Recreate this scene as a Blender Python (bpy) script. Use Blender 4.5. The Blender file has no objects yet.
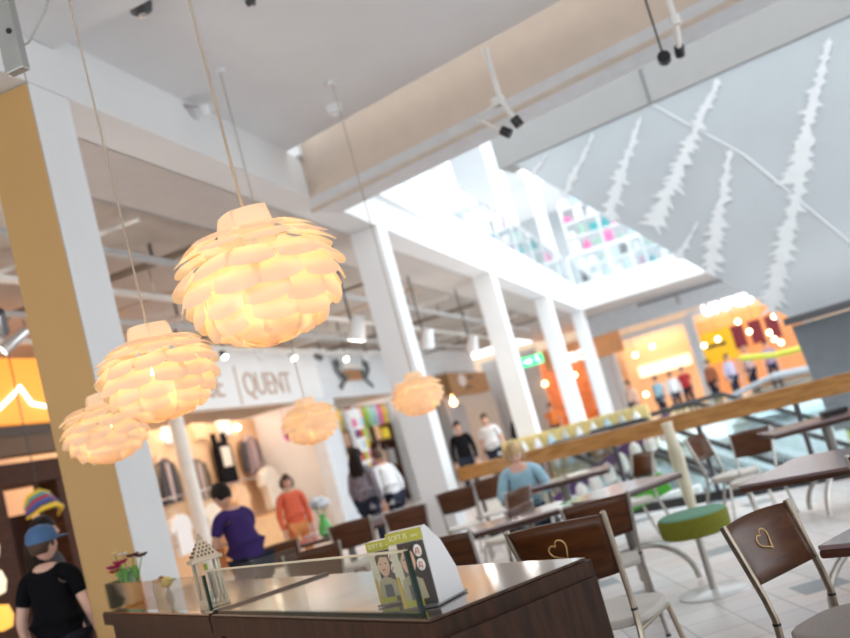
import bpy, bmesh, math, random
from mathutils import Vector, Matrix
random.seed(7)
S = bpy.context.scene
COL = S.collection
PI = math.pi

# ------------------------------------------------------------------ camera
roll = math.radians(15.5); pit = math.atan(123/950); yaw = math.radians(15.7)
fw = Vector((-math.sin(yaw)*math.cos(pit), math.cos(yaw)*math.cos(pit), math.sin(pit)))
r0 = Vector((math.cos(yaw), math.sin(yaw), 0)); u0 = r0.cross(fw)
cr = r0*math.cos(roll)-u0*math.sin(roll); cu = r0*math.sin(roll)+u0*math.cos(roll)
M = Matrix((cr, cu, -fw)).transposed().to_4x4(); M.translation = Vector((0, 0, 1.4))
cd = bpy.data.cameras.new('camera'); cam = bpy.data.objects.new('camera', cd); COL.objects.link(cam)
cam.matrix_world = M; cd.sensor_width = 36; cd.lens = 950/850*36; cd.clip_end = 300
cd.dof.use_dof = True; cd.dof.focus_distance = 3.05; cd.dof.aperture_fstop = 2.1; cd.clip_start = .05
S.camera = cam

# ------------------------------------------------------------------ world and light
w = bpy.data.worlds.new('sky'); S.world = w; w.use_nodes = True
wb = w.node_tree.nodes['Background']; wb.inputs[0].default_value = (.90, .96, 1, 1); wb.inputs[1].default_value = 1.25
def area(name, loc, rot, sx, sy, power, col=(1, 1, 1)):
    l = bpy.data.lights.new(name, 'AREA'); l.shape = 'RECTANGLE'; l.size = sx; l.size_y = sy; l.energy = power; l.color = col
    o = bpy.data.objects.new(name, l); COL.objects.link(o); o.location = loc; o.rotation_euler = rot
    return o
area('skylight', (1.5, 21, 11.5), (0, 0, 0), 9, 20, 250, (.92, .97, 1))
area('shop_light', (-10.6, 10.6, 3.3), (0, 0, 0), 1.6, 4.4, 40, (1, .55, .22))
area('shop_light', (-10.6, 17.2, 3.5), (0, 0, 0), 1.6, 6, 70, (1, .72, .52))
area('shop_light', (-10.6, 24.4, 3.5), (0, 0, 0), 1.6, 6, 42, (1, .82, .72))
area('shop_light', (-10.9, 35.0, 3.3), (0, 0, 0), 1.6, 6, 60, (1, .6, .3))
area('shop_light', (-6.5, 41.5, 3.8), (0, 0, 0), 4, 1.6, 50, (1, .5, .25))
area('shop_light', (-2.2, 41.6, 3.75), (0, 0, 0), 2.2, 2, 42, (1, .74, .5))
area('shop_light', (1.6, 41.8, 3.9), (0, 0, 0), 4, 2, 42, (1, .62, .34))
area('gallery_light', (-5.2, 22, 7.9), (0, 0, 0), 2, 18, 25, (.95, .98, 1))
area('gallery_light', (-1.5, 35, 8.6), (0, 0, 0), 6, 2, 60, (.97, .98, 1))
S.view_settings.view_transform = 'Standard'; S.view_settings.look = 'None'
S.view_settings.exposure = 1.2; S.view_settings.gamma = 1; S.view_settings.use_curve_mapping = False
S.cycles.use_denoising = True; S.cycles.max_bounces = 8; S.cycles.sample_clamp_indirect = 4
S.cycles.caustics_reflective = False; S.cycles.caustics_refractive = False

# ------------------------------------------------------------------ materials
MATS = {}
def mat(name, col, rough=.5, metal=0, var=.06, scale=6, bump=0, emit=0, alpha=1, trans=0, coat=0, spec=.5):
    if name in MATS: return MATS[name]
    m = bpy.data.materials.new(name); m.use_nodes = True; nt = m.node_tree; b = nt.nodes['Principled BSDF']
    tc = nt.nodes.new('ShaderNodeTexCoord'); n = nt.nodes.new('ShaderNodeTexNoise'); n.inputs['Scale'].default_value = scale; n.inputs['Detail'].default_value = 4
    nt.links.new(tc.outputs['Object'], n.inputs['Vector'])
    r = nt.nodes.new('ShaderNodeValToRGB'); e = r.color_ramp.elements
    e[0].position = .3; e[1].position = .7
    e[0].color = tuple(max(0, c*(1-var)) for c in col)+(1,); e[1].color = tuple(min(1, c*(1+var)) for c in col)+(1,)
    nt.links.new(n.outputs[0], r.inputs[0]); nt.links.new(r.outputs[0], b.inputs['Base Color'])
    b.inputs['Roughness'].default_value = rough; b.inputs['Metallic'].default_value = metal
    b.inputs['Specular IOR Level'].default_value = spec
    if coat: b.inputs['Coat Weight'].default_value = coat; b.inputs['Coat Roughness'].default_value = .12
    if bump:
        bp = nt.nodes.new('ShaderNodeBump'); bp.inputs['Strength'].default_value = bump; bp.inputs['Distance'].default_value = .01
        nt.links.new(n.outputs[0], bp.inputs['Height']); nt.links.new(bp.outputs[0], b.inputs['Normal'])
    if emit: b.inputs['Emission Color'].default_value = tuple(col)+(1,); b.inputs['Emission Strength'].default_value = emit
    if trans: b.inputs['Transmission Weight'].default_value = trans; b.inputs['IOR'].default_value = 1.45
    if alpha < 1: b.inputs['Alpha'].default_value = alpha
    MATS[name] = m; return m

def wood(name, c1, c2, rough=.3, coat=.3, sc=(1, 12, 12), scale=3):
    m = bpy.data.materials.new(name); m.use_nodes = True; nt = m.node_tree; b = nt.nodes['Principled BSDF']
    tc = nt.nodes.new('ShaderNodeTexCoord'); mp = nt.nodes.new('ShaderNodeMapping'); mp.inputs['Scale'].default_value = sc
    n = nt.nodes.new('ShaderNodeTexNoise'); n.inputs['Scale'].default_value = scale; n.inputs['Detail'].default_value = 8; n.inputs['Distortion'].default_value = .6
    r = nt.nodes.new('ShaderNodeValToRGB'); e = r.color_ramp.elements; e[0].position = .35; e[1].position = .68
    e[0].color = c1+(1,); e[1].color = c2+(1,)
    nt.links.new(tc.outputs['Object'], mp.inputs[0]); nt.links.new(mp.outputs[0], n.inputs[0]); nt.links.new(n.outputs[0], r.inputs[0]); nt.links.new(r.outputs[0], b.inputs['Base Color'])
    b.inputs['Roughness'].default_value = rough; b.inputs['Specular IOR Level'].default_value = .3; b.inputs['Coat Weight'].default_value = coat; b.inputs['Coat Roughness'].default_value = .1
    MATS[name] = m; return m

def glass(name, tint=(.95, .98, .97), gloss=.05):
    m = bpy.data.materials.new(name); m.use_nodes = True; nt = m.node_tree
    nt.nodes.remove(nt.nodes['Principled BSDF']); out = nt.nodes['Material Output']
    t = nt.nodes.new('ShaderNodeBsdfTransparent'); t.inputs[0].default_value = tint+(1,)
    g = nt.nodes.new('ShaderNodeBsdfGlossy'); g.inputs['Roughness'].default_value = .03
    fr = nt.nodes.new('ShaderNodeLayerWeight'); fr.inputs[0].default_value = .5
    pw = nt.nodes.new('ShaderNodeMath'); pw.operation = 'POWER'; pw.inputs[1].default_value = 4; nt.links.new(fr.outputs['Facing'], pw.inputs[0])
    ml = nt.nodes.new('ShaderNodeMath'); ml.operation = 'MULTIPLY'; ml.inputs[1].default_value = .7; nt.links.new(pw.outputs[0], ml.inputs[0])
    ad = nt.nodes.new('ShaderNodeMath'); ad.operation = 'ADD'; ad.use_clamp = True; ad.inputs[1].default_value = gloss
    mx = nt.nodes.new('ShaderNodeMixShader'); nt.links.new(ml.outputs[0], ad.inputs[0]); nt.links.new(ad.outputs[0], mx.inputs[0])
    nt.links.new(t.outputs[0], mx.inputs[1]); nt.links.new(g.outputs[0], mx.inputs[2]); nt.links.new(mx.outputs[0], out.inputs[0])
    MATS[name] = m; return m

def petal_mat():
    m = bpy.data.materials.new('lamp_scale'); m.use_nodes = True; nt = m.node_tree
    nt.nodes.remove(nt.nodes['Principled BSDF']); out = nt.nodes['Material Output']
    d = nt.nodes.new('ShaderNodeBsdfDiffuse'); d.inputs[0].default_value = (.92, .85, .74, 1)
    t = nt.nodes.new('ShaderNodeBsdfTranslucent'); t.inputs[0].default_value = (.98, .72, .42, 1)
    tc = nt.nodes.new('ShaderNodeTexCoord'); n = nt.nodes.new('ShaderNodeTexNoise'); n.inputs['Scale'].default_value = 9
    r = nt.nodes.new('ShaderNodeMapRange'); r.inputs[3].default_value = .42; r.inputs[4].default_value = .52
    nt.links.new(tc.outputs['Object'], n.inputs[0]); nt.links.new(n.outputs[0], r.inputs[0])
    mx = nt.nodes.new('ShaderNodeMixShader'); nt.links.new(r.outputs[0], mx.inputs[0])
    nt.links.new(d.outputs[0], mx.inputs[1]); nt.links.new(t.outputs[0], mx.inputs[2]); nt.links.new(mx.outputs[0], out.inputs[0])
    MATS['lamp_scale'] = m; return m

def tile_mat():
    m = bpy.data.materials.new('floor_tiles'); m.use_nodes = True; nt = m.node_tree; b = nt.nodes['Principled BSDF']
    tc = nt.nodes.new('ShaderNodeTexCoord'); mp = nt.nodes.new('ShaderNodeMapping'); mp.inputs['Rotation'].default_value = (0, 0, math.radians(-18))
    br = nt.nodes.new('ShaderNodeTexBrick'); br.offset = 0; br.inputs['Scale'].default_value = 1; br.inputs['Brick Width'].default_value = .3; br.inputs['Row Height'].default_value = .3
    br.inputs['Mortar Size'].default_value = .006; br.inputs['Color1'].default_value = (.70, .67, .67, 1); br.inputs['Color2'].default_value = (.82, .79, .77, 1); br.inputs['Mortar'].default_value = (.45, .44, .44, 1)
    nt.links.new(tc.outputs['Object'], mp.inputs[0]); nt.links.new(mp.outputs[0], br.inputs[0])
    # darker teal grey tiles at regular spots and pinkish tiles
    v = nt.nodes.new('ShaderNodeTexVoronoi'); v.inputs['Scale'].default_value = 1.05; v.distance = 'CHEBYCHEV'; v.inputs['Randomness'].default_value = .25
    nt.links.new(mp.outputs[0], v.inputs[0])
    lt = nt.nodes.new('ShaderNodeMath'); lt.operation = 'LESS_THAN'; lt.inputs[1].default_value = .15; nt.links.new(v.outputs['Distance'], lt.inputs[0])
    mx = nt.nodes.new('ShaderNodeMix'); mx.data_type = 'RGBA'; mx.inputs[7].default_value = (.26, .31, .34, 1)
    nt.links.new(lt.outputs[0], mx.inputs[0]); nt.links.new(br.outputs[0], mx.inputs[6])
    n = nt.nodes.new('ShaderNodeTexNoise'); n.inputs['Scale'].default_value = 1.3; nt.links.new(mp.outputs[0], n.inputs[0])
    rp = nt.nodes.new('ShaderNodeValToRGB'); rp.color_ramp.elements[0].position = .45; rp.color_ramp.elements[1].position = .7
    rp.color_ramp.elements[0].color = (1, 1, 1, 1); rp.color_ramp.elements[1].color = (1, .88, .83, 1); nt.links.new(n.outputs[0], rp.inputs[0])
    m2 = nt.nodes.new('ShaderNodeMix'); m2.data_type = 'RGBA'; m2.blend_type = 'MULTIPLY'; m2.inputs[0].default_value = 1
    nt.links.new(mx.outputs[2], m2.inputs[6]); nt.links.new(rp.outputs[0], m2.inputs[7]); nt.links.new(m2.outputs[2], b.inputs['Base Color'])
    b.inputs['Roughness'].default_value = .32
    MATS['floor_tiles'] = m; return m

WHITE = mat('white_paint', (.84, .85, .86), .55, var=.02, scale=2)
CEIL = mat('ceiling_plaster', (.80, .80, .81), .8, var=.03, scale=1)
OCHRE = mat('ochre_paint', (.58, .35, .13), .5, var=.03, scale=2)
BEIGE = mat('beige_plaster', (.60, .56, .53), .7, var=.03)
TAN = mat('tan_plaster', (.55, .50, .45), .7, var=.04)
GREYW = mat('grey_wall', (.42, .41, .41), .7)
SLATE = mat('slate_cladding', (.16, .18, .20), .5)
BULK = mat('bulkhead_paint', (.38, .375, .37), .5, var=.02)
PANEL = mat('glossy_panel', (.47, .51, .54), .2, var=.05, scale=.8, coat=.4)
STREAK = mat('white_reflection', (.72, .75, .77), .5, var=.04)
STEEL = mat('brushed_steel', (.50, .48, .45), .32, 1, var=.08, scale=30)
BRONZE = mat('champagne_steel', (.46, .39, .31), .34, .9, var=.06, scale=30)
CHROME = mat('chrome', (.78, .79, .80), .12, 1)
DARKM = mat('dark_metal', (.10, .10, .11), .4, .6)
BLACK = mat('black', (.012, .012, .014), .4)
RUB = mat('black_rubber', (.02, .02, .022), .6)
CREAM = mat('cream_lacquer', (.80, .72, .56), .4)
GREYS = mat('grey_seat_fabric', (.40, .36, .33), .95, var=.16, scale=220, bump=.5)
SEATB = mat('beige_seat', (.62, .58, .53), .5)
SHADE = petal_mat(); TILE = tile_mat()
WALNUT = wood('walnut_panel', (.065, .026, .011), (.165, .070, .028), .28, .2)
CHAIRW = wood('chair_walnut', (.062, .018, .005), (.105, .034, .010), .35, .08)
COUNT = wood('counter_veneer', (.020, .008, .004), (.055, .020, .009), .5, 0, (12, 12, 1.2))
COUNTT = wood('counter_top', (.045, .022, .012), (.09, .045, .025), .13, .9)
TABLET = mat('plum_laminate', (.22, .15, .15), .22, coat=.5, var=.08)
TEDGE = wood('table_edge', (.035, .012, .007), (.07, .026, .013), .35, .1)
OAK = wood('oak_handrail', (.36, .165, .045), (.56, .29, .10), .35, .3, (1.2, 8, 8))
GLASS = glass('clear_glass'); GLASSB = glass('blue_glass', (.93, .97, .98), .14)
GOLD = mat('gold_ink', (.75, .48, .2), .4, .3)
def paint(name, c, rough=.55, **k): return mat(name, c, rough, **k)
RED = paint('red', (.55, .03, .04)); ORANGE = paint('orange', (.85, .22, .03)); YEL = paint('yellow', (.85, .60, .03)); LIME = paint('lime', (.35, .62, .05))
BLUE = paint('blue', (.05, .14, .45)); PURP = paint('purple', (.10, .045, .17)); PINK = paint('pink', (.85, .18, .40)); TEAL = paint('teal', (.06, .36, .38))
PALEB = paint('pale_blue', (.45, .66, .80)); PEACH = paint('peach', (.90, .60, .36)); MAROON = paint('maroon', (.20, .012, .03)); WARMW = paint('warm_white', (.88, .80, .68))
SKIN = mat('skin', (.66, .38, .27), .5, var=.05); SKINP = mat('skin_pale', (.74, .46, .36), .5)
HAIRD = mat('hair_dark', (.014, .009, .008), .6, spec=.2); HAIRB = mat('hair_blond', (.52, .36, .18), .6, var=.25, scale=40); HAIRM = mat('hair_brown', (.07, .035, .02), .6)
EYE = mat('eye_dark', (.03, .02, .02), .2); LIP = mat('lip', (.50, .18, .16), .5)
BULB = mat('bulb_glow', (1, .80, .52), emit=3.5); BULBW = mat('spot_glow', (1, .94, .82), emit=4); SIGNW = mat('sign_glow', (.86, .88, 1), emit=1.2)
EXITG = mat('exit_green', (.03, .62, .18), emit=1.2)
ORANGEL = mat('orange_lightbox', (1, .36, .045), emit=.36)

# ------------------------------------------------------------------ mesh builder
class MB:
    def __init__(s): s.b = bmesh.new()
    def box(s, c, d, rz=0, rx=0, ry=0, bev=0):
        r = bmesh.ops.create_cube(s.b, size=1)
        m = Matrix.Translation(c) @ Matrix.Rotation(rz, 4, 'Z') @ Matrix.Rotation(ry, 4, 'Y') @ Matrix.Rotation(rx, 4, 'X') @ Matrix.Diagonal((d[0], d[1], d[2], 1))
        bmesh.ops.transform(s.b, matrix=m, verts=r['verts'])
        if bev:
            es = list({e for v in r['verts'] for e in v.link_edges})
            bmesh.ops.bevel(s.b, geom=es, offset=bev, segments=2, affect='EDGES', profile=.6)
        return s
    def prism(s, pts, z0, z1):
        lo = [s.b.verts.new((p[0], p[1], z0)) for p in pts]; hi = [s.b.verts.new((p[0], p[1], z1)) for p in pts]
        n = len(pts); s.b.faces.new(lo[::-1]); s.b.faces.new(hi)
        for i in range(n): s.b.faces.new((lo[i], lo[(i+1) % n], hi[(i+1) % n], hi[i]))
        return s
    def plate(s, pts, y0, y1):   # outline in x,z ; thickness along y
        lo = [s.b.verts.new((p[0], y0, p[1])) for p in pts]; hi = [s.b.verts.new((p[0], y1, p[1])) for p in pts]
        n = len(pts); s.b.faces.new(lo); s.b.faces.new(hi[::-1])
        for i in range(n): s.b.faces.new((lo[i], hi[i], hi[(i+1) % n], lo[(i+1) % n]))
        return s
    def tube(s, pts, r, seg=8, flat=1.0, cap=True):
        pts = [Vector(p) for p in pts]; rs = r if isinstance(r, (list, tuple)) else [r]*len(pts); rings = []; prev = None
        for i, p in enumerate(pts):
            t = (pts[min(i+1, len(pts)-1)]-pts[max(i-1, 0)]).normalized()
            if prev is None:
                a = Vector((1, 0, 0)) if abs(t.x) < .9 else Vector((0, 1, 0)); u = (a-t*a.dot(t)).normalized()
            else: u = (prev-t*prev.dot(t)).normalized()
            prev = u; v = t.cross(u)
            rings.append([s.b.verts.new(p+(u*math.cos(k*2*PI/seg)*rs[i]+v*math.sin(k*2*PI/seg)*rs[i]*flat)) for k in range(seg)])
        for a, b in zip(rings, rings[1:]):
            for k in range(seg): s.b.faces.new((a[k], a[(k+1) % seg], b[(k+1) % seg], b[k]))
        if cap: s.b.faces.new(rings[0][::-1]); s.b.faces.new(rings[-1])
        return s
    def lathe(s, prof, c=(0, 0, 0), seg=24):
        rings = [[s.b.verts.new((c[0]+r*math.cos(k*2*PI/seg), c[1]+r*math.sin(k*2*PI/seg), c[2]+z)) for k in range(seg)] for r, z in prof]
        for a, b in zip(rings, rings[1:]):
            for k in range(seg): s.b.faces.new((a[k], a[(k+1) % seg], b[(k+1) % seg], b[k]))
        if prof[0][0] > 1e-4: s.b.faces.new(rings[0][::-1])
        if prof[-1][0] > 1e-4: s.b.faces.new(rings[-1])
        return s
    def ball(s, c, r, seg=12, rot=None):
        d = r if isinstance(r, (tuple, list)) else (r, r, r)
        q = bmesh.ops.create_uvsphere(s.b, u_segments=seg, v_segments=max(6, seg*2//3), radius=1)
        m = Matrix.Translation(c) @ (rot or Matrix.Identity(4)) @ Matrix.Diagonal((d[0], d[1], d[2], 1))
        bmesh.ops.transform(s.b, matrix=m, verts=q['verts']); return s
    def grid(s, fn, nu, nv, th=0):
        g = [[s.b.verts.new(fn(i/nu, j/nv)) for i in range(nu+1)] for j in range(nv+1)]
        for j in range(nv):
            for i in range(nu): s.b.faces.new((g[j][i], g[j][i+1], g[j+1][i+1], g[j+1][i]))
        return s
    def build(s, name, m, parent=None, loc=None, rz=0, smooth=True, solid=0):
        bmesh.ops.recalc_face_normals(s.b, faces=s.b.faces)
        me = bpy.data.meshes.new(name); s.b.to_mesh(me); s.b.free(); me.materials.append(m)
        if smooth: me.shade_smooth()
        o = bpy.data.objects.new(name, me); COL.objects.link(o)
        if smooth and not solid and len(me.polygons) > 8:
            try: me.set_sharp_from_angle(angle=math.radians(38))
            except Exception: pass
        if parent is not None: o.parent = parent
        if loc: o.location = loc
        if rz: o.rotation_euler = (0, 0, rz)
        if solid: q = o.modifiers.new('thickness', 'SOLIDIFY'); q.thickness = solid; q.offset = 0
        return o
def tag(o, label, cat, group=None, kind=None):
    o['label'] = label; o['category'] = cat
    if group: o['group'] = group
    if kind: o['kind'] = kind
    return o
def thing(name, label, cat, loc=(0, 0, 0), rz=0, group=None, sc=1):
    o = bpy.data.objects.new(name, None); COL.objects.link(o); o.empty_display_size = .1
    o.location = loc; o.rotation_euler = (0, 0, rz); o.scale = (sc, sc, sc); return tag(o, label, cat, group)
def struct(name, mb, m, smooth=False, parent=None):
    o = mb.build(name, m, parent, smooth=smooth)
    if parent is None: o['kind'] = 'structure'
    return o
def dup(root, loc, rz=0, label=None, group=None, sc=None):
    r = root.copy(); COL.objects.link(r); r.location = loc; r.rotation_euler = (0, 0, rz)
    if sc: r.scale = (sc, sc, sc)
    if label: r['label'] = label
    if group: r['group'] = group
    for ch in list(root.children):
        c = ch.copy(); COL.objects.link(c); c.parent = r
        for g in list(ch.children): d = g.copy(); COL.objects.link(d); d.parent = c
    return r
def text_obj(txt, size, m, parent, loc, rot, name='lettering', ext=.004, xs=1, align='LEFT', bold=0):
    c = bpy.data.curves.new('t', 'FONT'); c.body = txt; c.size = size; c.extrude = ext; c.align_x = align; c.offset = bold
    o = bpy.data.objects.new('t', c); COL.objects.link(o); bpy.context.view_layer.update()
    me = bpy.data.meshes.new_from_object(o.evaluated_get(bpy.context.evaluated_depsgraph_get())); bpy.data.objects.remove(o)
    me.materials.clear(); me.materials.append(m); me.name = name
    q = bpy.data.objects.new(name, me); COL.objects.link(q); q.parent = parent; q.location = loc; q.rotation_euler = rot; q.scale = (xs, 1, 1)
    return q

# ================================================================== THE SETTING
bX = -3.6; BB = 4.37; BT = 4.84                      # beam face, beam underside, ceiling height
SK = math.radians(-17)                                # the atrium edge runs at a slant
# floor with an opening (balustrade line x=-3.5,y=12.9 -> x=8, y=7.8)
mb = MB()
mb.prism([(-14, -6), (10, -6), (10, 6.9), (-3.4, 11.75), (-14, 11.75)], -.35, 0)
mb.prism([(-14, 11.75), (-3.4, 11.75), (-3.4, 31.5), (-14, 31.5)], -.35, 0)
mb.prism([(-14, 31.5), (10, 31.5), (10, 46), (-14, 46)], -.35, 0)
struct('floor', mb, TILE)
struct('floor_lower', MB().box((3.5, 20, -4.6), (16, 26, .2)), mat('lower_floor', (.42, .44, .46), .3))
# ceiling above the cafe, edge slanted
struct('ceiling', MB().prism([(bX-.1, -6), (9, -6), (9, 5.2), (bX-.1, 9.3)], BT, BT+.4), CEIL)
struct('ceiling_side', MB().box((-8.8, 16, 4.68), (10, 44, .2)), TAN)
struct('wall_back_blocker', MB().box((-2, -6.2, .4), (24, .3, 1.2)), TAN)  # unseen low wall, added to cut light from behind
struct('wall_right_blocker', MB().box((9.4, -1.2, 2.4), (.3, 10, 5.4)), TAN)  # unseen wall, added to cut light from the side
# beam along the columns
bm = MB().box((bX-.2, 15.3, (BB+BT)/2), (.4, 33.2, BT-BB)); struct('trim_1', bm, WHITE)
struct('trim_2', MB().box((bX-.78, 15.3, BB+.06), (.78, 33.2, .12)), BEIGE)
struct('trim_3', MB().box((bX-.22, 20.7, BT+.17), (.55, 22.4, .34)), WHITE)
# slanted downstand at the atrium edge: brown face, ledge under it
def slant(x0, y0, x1, y1, w_, z0, z1):
    d = Vector((x1-x0, y1-y0, 0)).normalized(); n = Vector((-d.y, d.x, 0))*w_
    return MB().prism([(x0, y0), (x1, y1), (x1+n.x, y1+n.y), (x0+n.x, y0+n.y)], z0, z1)
BRN = mat('warm_beige_paint', (.62, .51, .42), .6, var=.03)
struct('trim_4', slant(bX, 9.62, 9, 5.45, .3, 4.32, BT+.35), BRN)
struct('trim_5', slant(bX, 9.52, 9, 5.35, .5, 4.2, 4.33), mat('ledge_paint', (.66, .66, .68), .5))
struct('trim_6', MB().prism([(bX+.01, -4), (-2.2, -4), (-2.2, 5.35), (bX+.01, 5.45)], 4.72, BT), CEIL)
# far edge of the opening
struct('trim_7', MB().box((.9, 31.75, (BB+BT)/2), (9, .5, BT-BB)), WHITE)
struct('trim_8', MB().box((.9, 31.85, BT+.17), (9, .5, .34)), WHITE)
struct('ceiling_far', MB().box((1, 37, BT-.2), (16, 9.8, .25)), mat('far_soffit', (.55, .57, .58), .7))
struct('trim_9', MB().box((.4, 37.6, .2+4), (9.4, .3, .9)), mat('far_fascia', (.60, .63, .66), .6))
# upper level: slab, back walls, roof
struct('floor_upper', MB().box((-5.6, 21, BT+.1), (3.6, 24, .15)), WHITE)
struct('floor_upper_far', MB().box((1, 35.5, BT+.1), (14, 7, .15)), WHITE)
struct('wall_upper_left', MB().box((-7.2, 21, 7), (.2, 24, 4.4)), WHITE)
struct('wall_upper_far', MB().box((-1, 38.6, 7), (13, .2, 4.4)), mat('upper_grey', (.45, .48, .50), .6))
struct('ceiling_far_blocker', MB().box((1, 36.2, 9.3), (14, 6.5, .2)), WHITE)  # roof added to keep sky light off the far gallery
struct('ceiling_upper', MB().box((-5.9, 21, 9.2), (3.6, 24, .2)), WHITE)
# side walls of the shops
struct('wall_left', MB().box((-12.2, 20, 2.2), (.2, 50, 5)), mat('shop_wall', (.74, .66, .56), .7))
struct('wall_far', MB().box((-2, 43.2, 2.2), (22, .2, 5)), mat('shop_wall_far', (.72, .56, .40), .7))
struct('trim_10', MB().box((-9.1, 17.4, 3.78), (.22, 8.0, 1.26)), WHITE)          # white fascia shop 2
struct('trim_11', MB().box((-9.14, 24.6, 3.82), (.22, 6.4, 1.3)), mat('cool_fascia', (.70, .73, .76), .6))
struct('trim_12', MB().box((-9.14, 32.6, 4.12), (.22, 9.6, .92)), mat('cool_fascia', (.70, .73, .76), .6))
struct('wall_divider', MB().box((-10.6, 21.0, 1.6), (2.9, .25, 3.2)), WHITE)
for i, y in enumerate((13.3, 27.9, 32.2, 39.6)):
    struct('wall_divider', MB().box((-10.6, y, 1.6), (3.0, .25, 3.2)), WHITE if i < 2 else GREYW)
struct('wall_grey', MB().box((-8.2, 40.2, 2.1), (2.4, .25, 4.2)), GREYW)
struct('wall_shopfront_grey', MB().box((-9.3, 33.6, 1.3), (.2, 2.4, 2.6)), GREYW)

# columns
for i in range(5):
    y = 5.1+6.65*i
    lab = ['square white column with an ochre face beside the counter, nearest of the row', 'square white column behind the brown chairs, second of the row', 'square white column with people passing left of it, third of the row', 'slim looking white column right of the green exit sign, fourth of the row', 'farthest white column, at the corner of the opening'][i]
    root = thing('column', lab, 'column', (bX-.2, y+.2, 0), 0, 'columns along the atrium')
    MB().box((0, 0, BB/2), (.4, .4, BB-.004), bev=.012).build('shaft', WHITE, root, smooth=False)
    if i == 0:
        o = MB().box((-.002, -.207, BB/2), (.385, .012, BB-.02)).build('painted_face', OCHRE, root, smooth=False); o['label'] = 'ochre painted face'
    if i > 0:
        r2 = thing('upper_column', 'white upper level column above ' + ['the second', 'the third', 'the fourth', 'the farthest'][i-1]+' column of the row', 'column', (bX-.45, y+.2, BT+.18), 0, 'upper columns')
        MB().box((0, 0, 2.1), (.36, .36, 4.2), bev=.01).build('shaft', WHITE, r2, smooth=False)
# upper glass balustrade
def balustrade(name, label, p0, p1, z, n, h=1.0, m=GLASSB):
    p0 = Vector(p0); p1 = Vector(p1); L = (p1-p0).length; a = math.atan2(p1.y-p0.y, p1.x-p0.x)
    r = thing(name, label, 'balustrade', (p0.x, p0.y, z), a)
    for k in range(n):
        MB().box(((k+.5)*L/n, 0, h/2), (L/n-.06, .02, h-.06)).build('glass_panel', m, r, smooth=False)
    for k in range(n+1): MB().box((k*L/n, 0, h/2), (.05, .05, h)).build('post', WHITE, r, smooth=False)
    MB().tube([(0, 0, h), (L, 0, h)], .035).build('top_rail', CHROME, r)
    return r
balustrade('glass_balustrade', 'glass balustrade with steel rail along the left side of the upper gallery', (bX-.1, 12), (bX-.1, 31.6), BT+.34, 9)
balustrade('glass_balustrade', 'glass balustrade across the far end of the upper gallery', (bX, 31.8), (4.6, 31.8), BT+.34, 4)

# upper floor shop windows and goods
t = thing('violet_window', 'narrow dark framed window with violet panel on the upper level', 'window', (-5.3, 24.5, 5.1))
MB().box((0, 0, 1.75), (.12, 1.3, 3.86)).build('frame', BLACK, t, smooth=False)
MB().box((.07, 0, 2), (.04, .7, 3.0)).build('panel', mat('violet', (.30, .16, .28), .3), t, smooth=False)
t = thing('window_frame', 'pale upper level shopfront of white frames and glass', 'shopfront', (-6.6, 14, BT+.2))
for k in range(7): MB().box((0, k*2.6, 1.8), (.12, .16, 3.6)).build('mullion', WHITE, t, smooth=False)
for k in range(6): MB().box((0, k*2.6+1.3, 1.9), (.03, 2.4, 3.4)).build('glass_panel', GLASSB, t, smooth=False)
MB().box((0, 7.8, 3.0), (.14, 15.7, .14)).build('transom', WHITE, t, smooth=False)
# shelving with goods on the far upper floor
sh = thing('display_shelf', 'white tiered display shelf of colourful goods on the far upper level', 'shelf', (-1.75, 33.4, BT+.18))
for k in range(6): MB().box((0, 0, .35+k*.55), (3.6, .5, .04)).build('shelf', WHITE, sh, smooth=False)
for k in (-1.8, -.6, .6, 1.8): MB().box((k, 0, 1.6), (.05, .5, 3.3)).build('upright', WHITE, sh, smooth=False)
cols = [PINK, WHITE, TEAL, PALEB, WHITE, BLACK, PINK, mat('sage', (.35, .5, .42)), WHITE, mat('mauve', (.5, .3, .42))]
cn = ['pink', 'white', 'teal', 'pale blue', 'white', 'black', 'pink', 'sage', 'white', 'mauve']
names = ['lowest', 'second', 'third', 'fourth', 'fifth', 'top']
for k in range(6):
    for j in range(9):
        q = random.randrange(10); hh = random.uniform(.2, .42); x = -3.35+j*.40+random.uniform(-.03, .03); ww = random.uniform(.2, .34)
        o = (MB().box((0, 0, hh/2), (ww, .3, hh), bev=.02) if (j+k) % 3 else MB().lathe([(.02, 0), (ww/2, .01), (ww/2, hh*.6), (ww/4, hh*.75), (ww/4, hh)], seg=12)).build('box' if (j+k) % 3 else 'jar', cols[q], loc=(x, 33.35, BT+.18+.37+k*.55))
        tag(o, '%s %s on the %s upper level shelf, %s from its left end' % (cn[q], 'box' if (j+k) % 3 else 'jar', names[k], ['first', 'second', 'third', 'fourth', 'fifth', 'sixth', 'seventh', 'eighth', 'ninth'][j]), 'box' if (j+k) % 3 else 'jar', 'goods on the upper level display')

struct('wall_upper_blocker', slant(bX, 9.75, 9, 5.6, .3, BT+.36, 9.4), WHITE)  # unseen wall, added to keep sky light off the bulkhead
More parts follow.
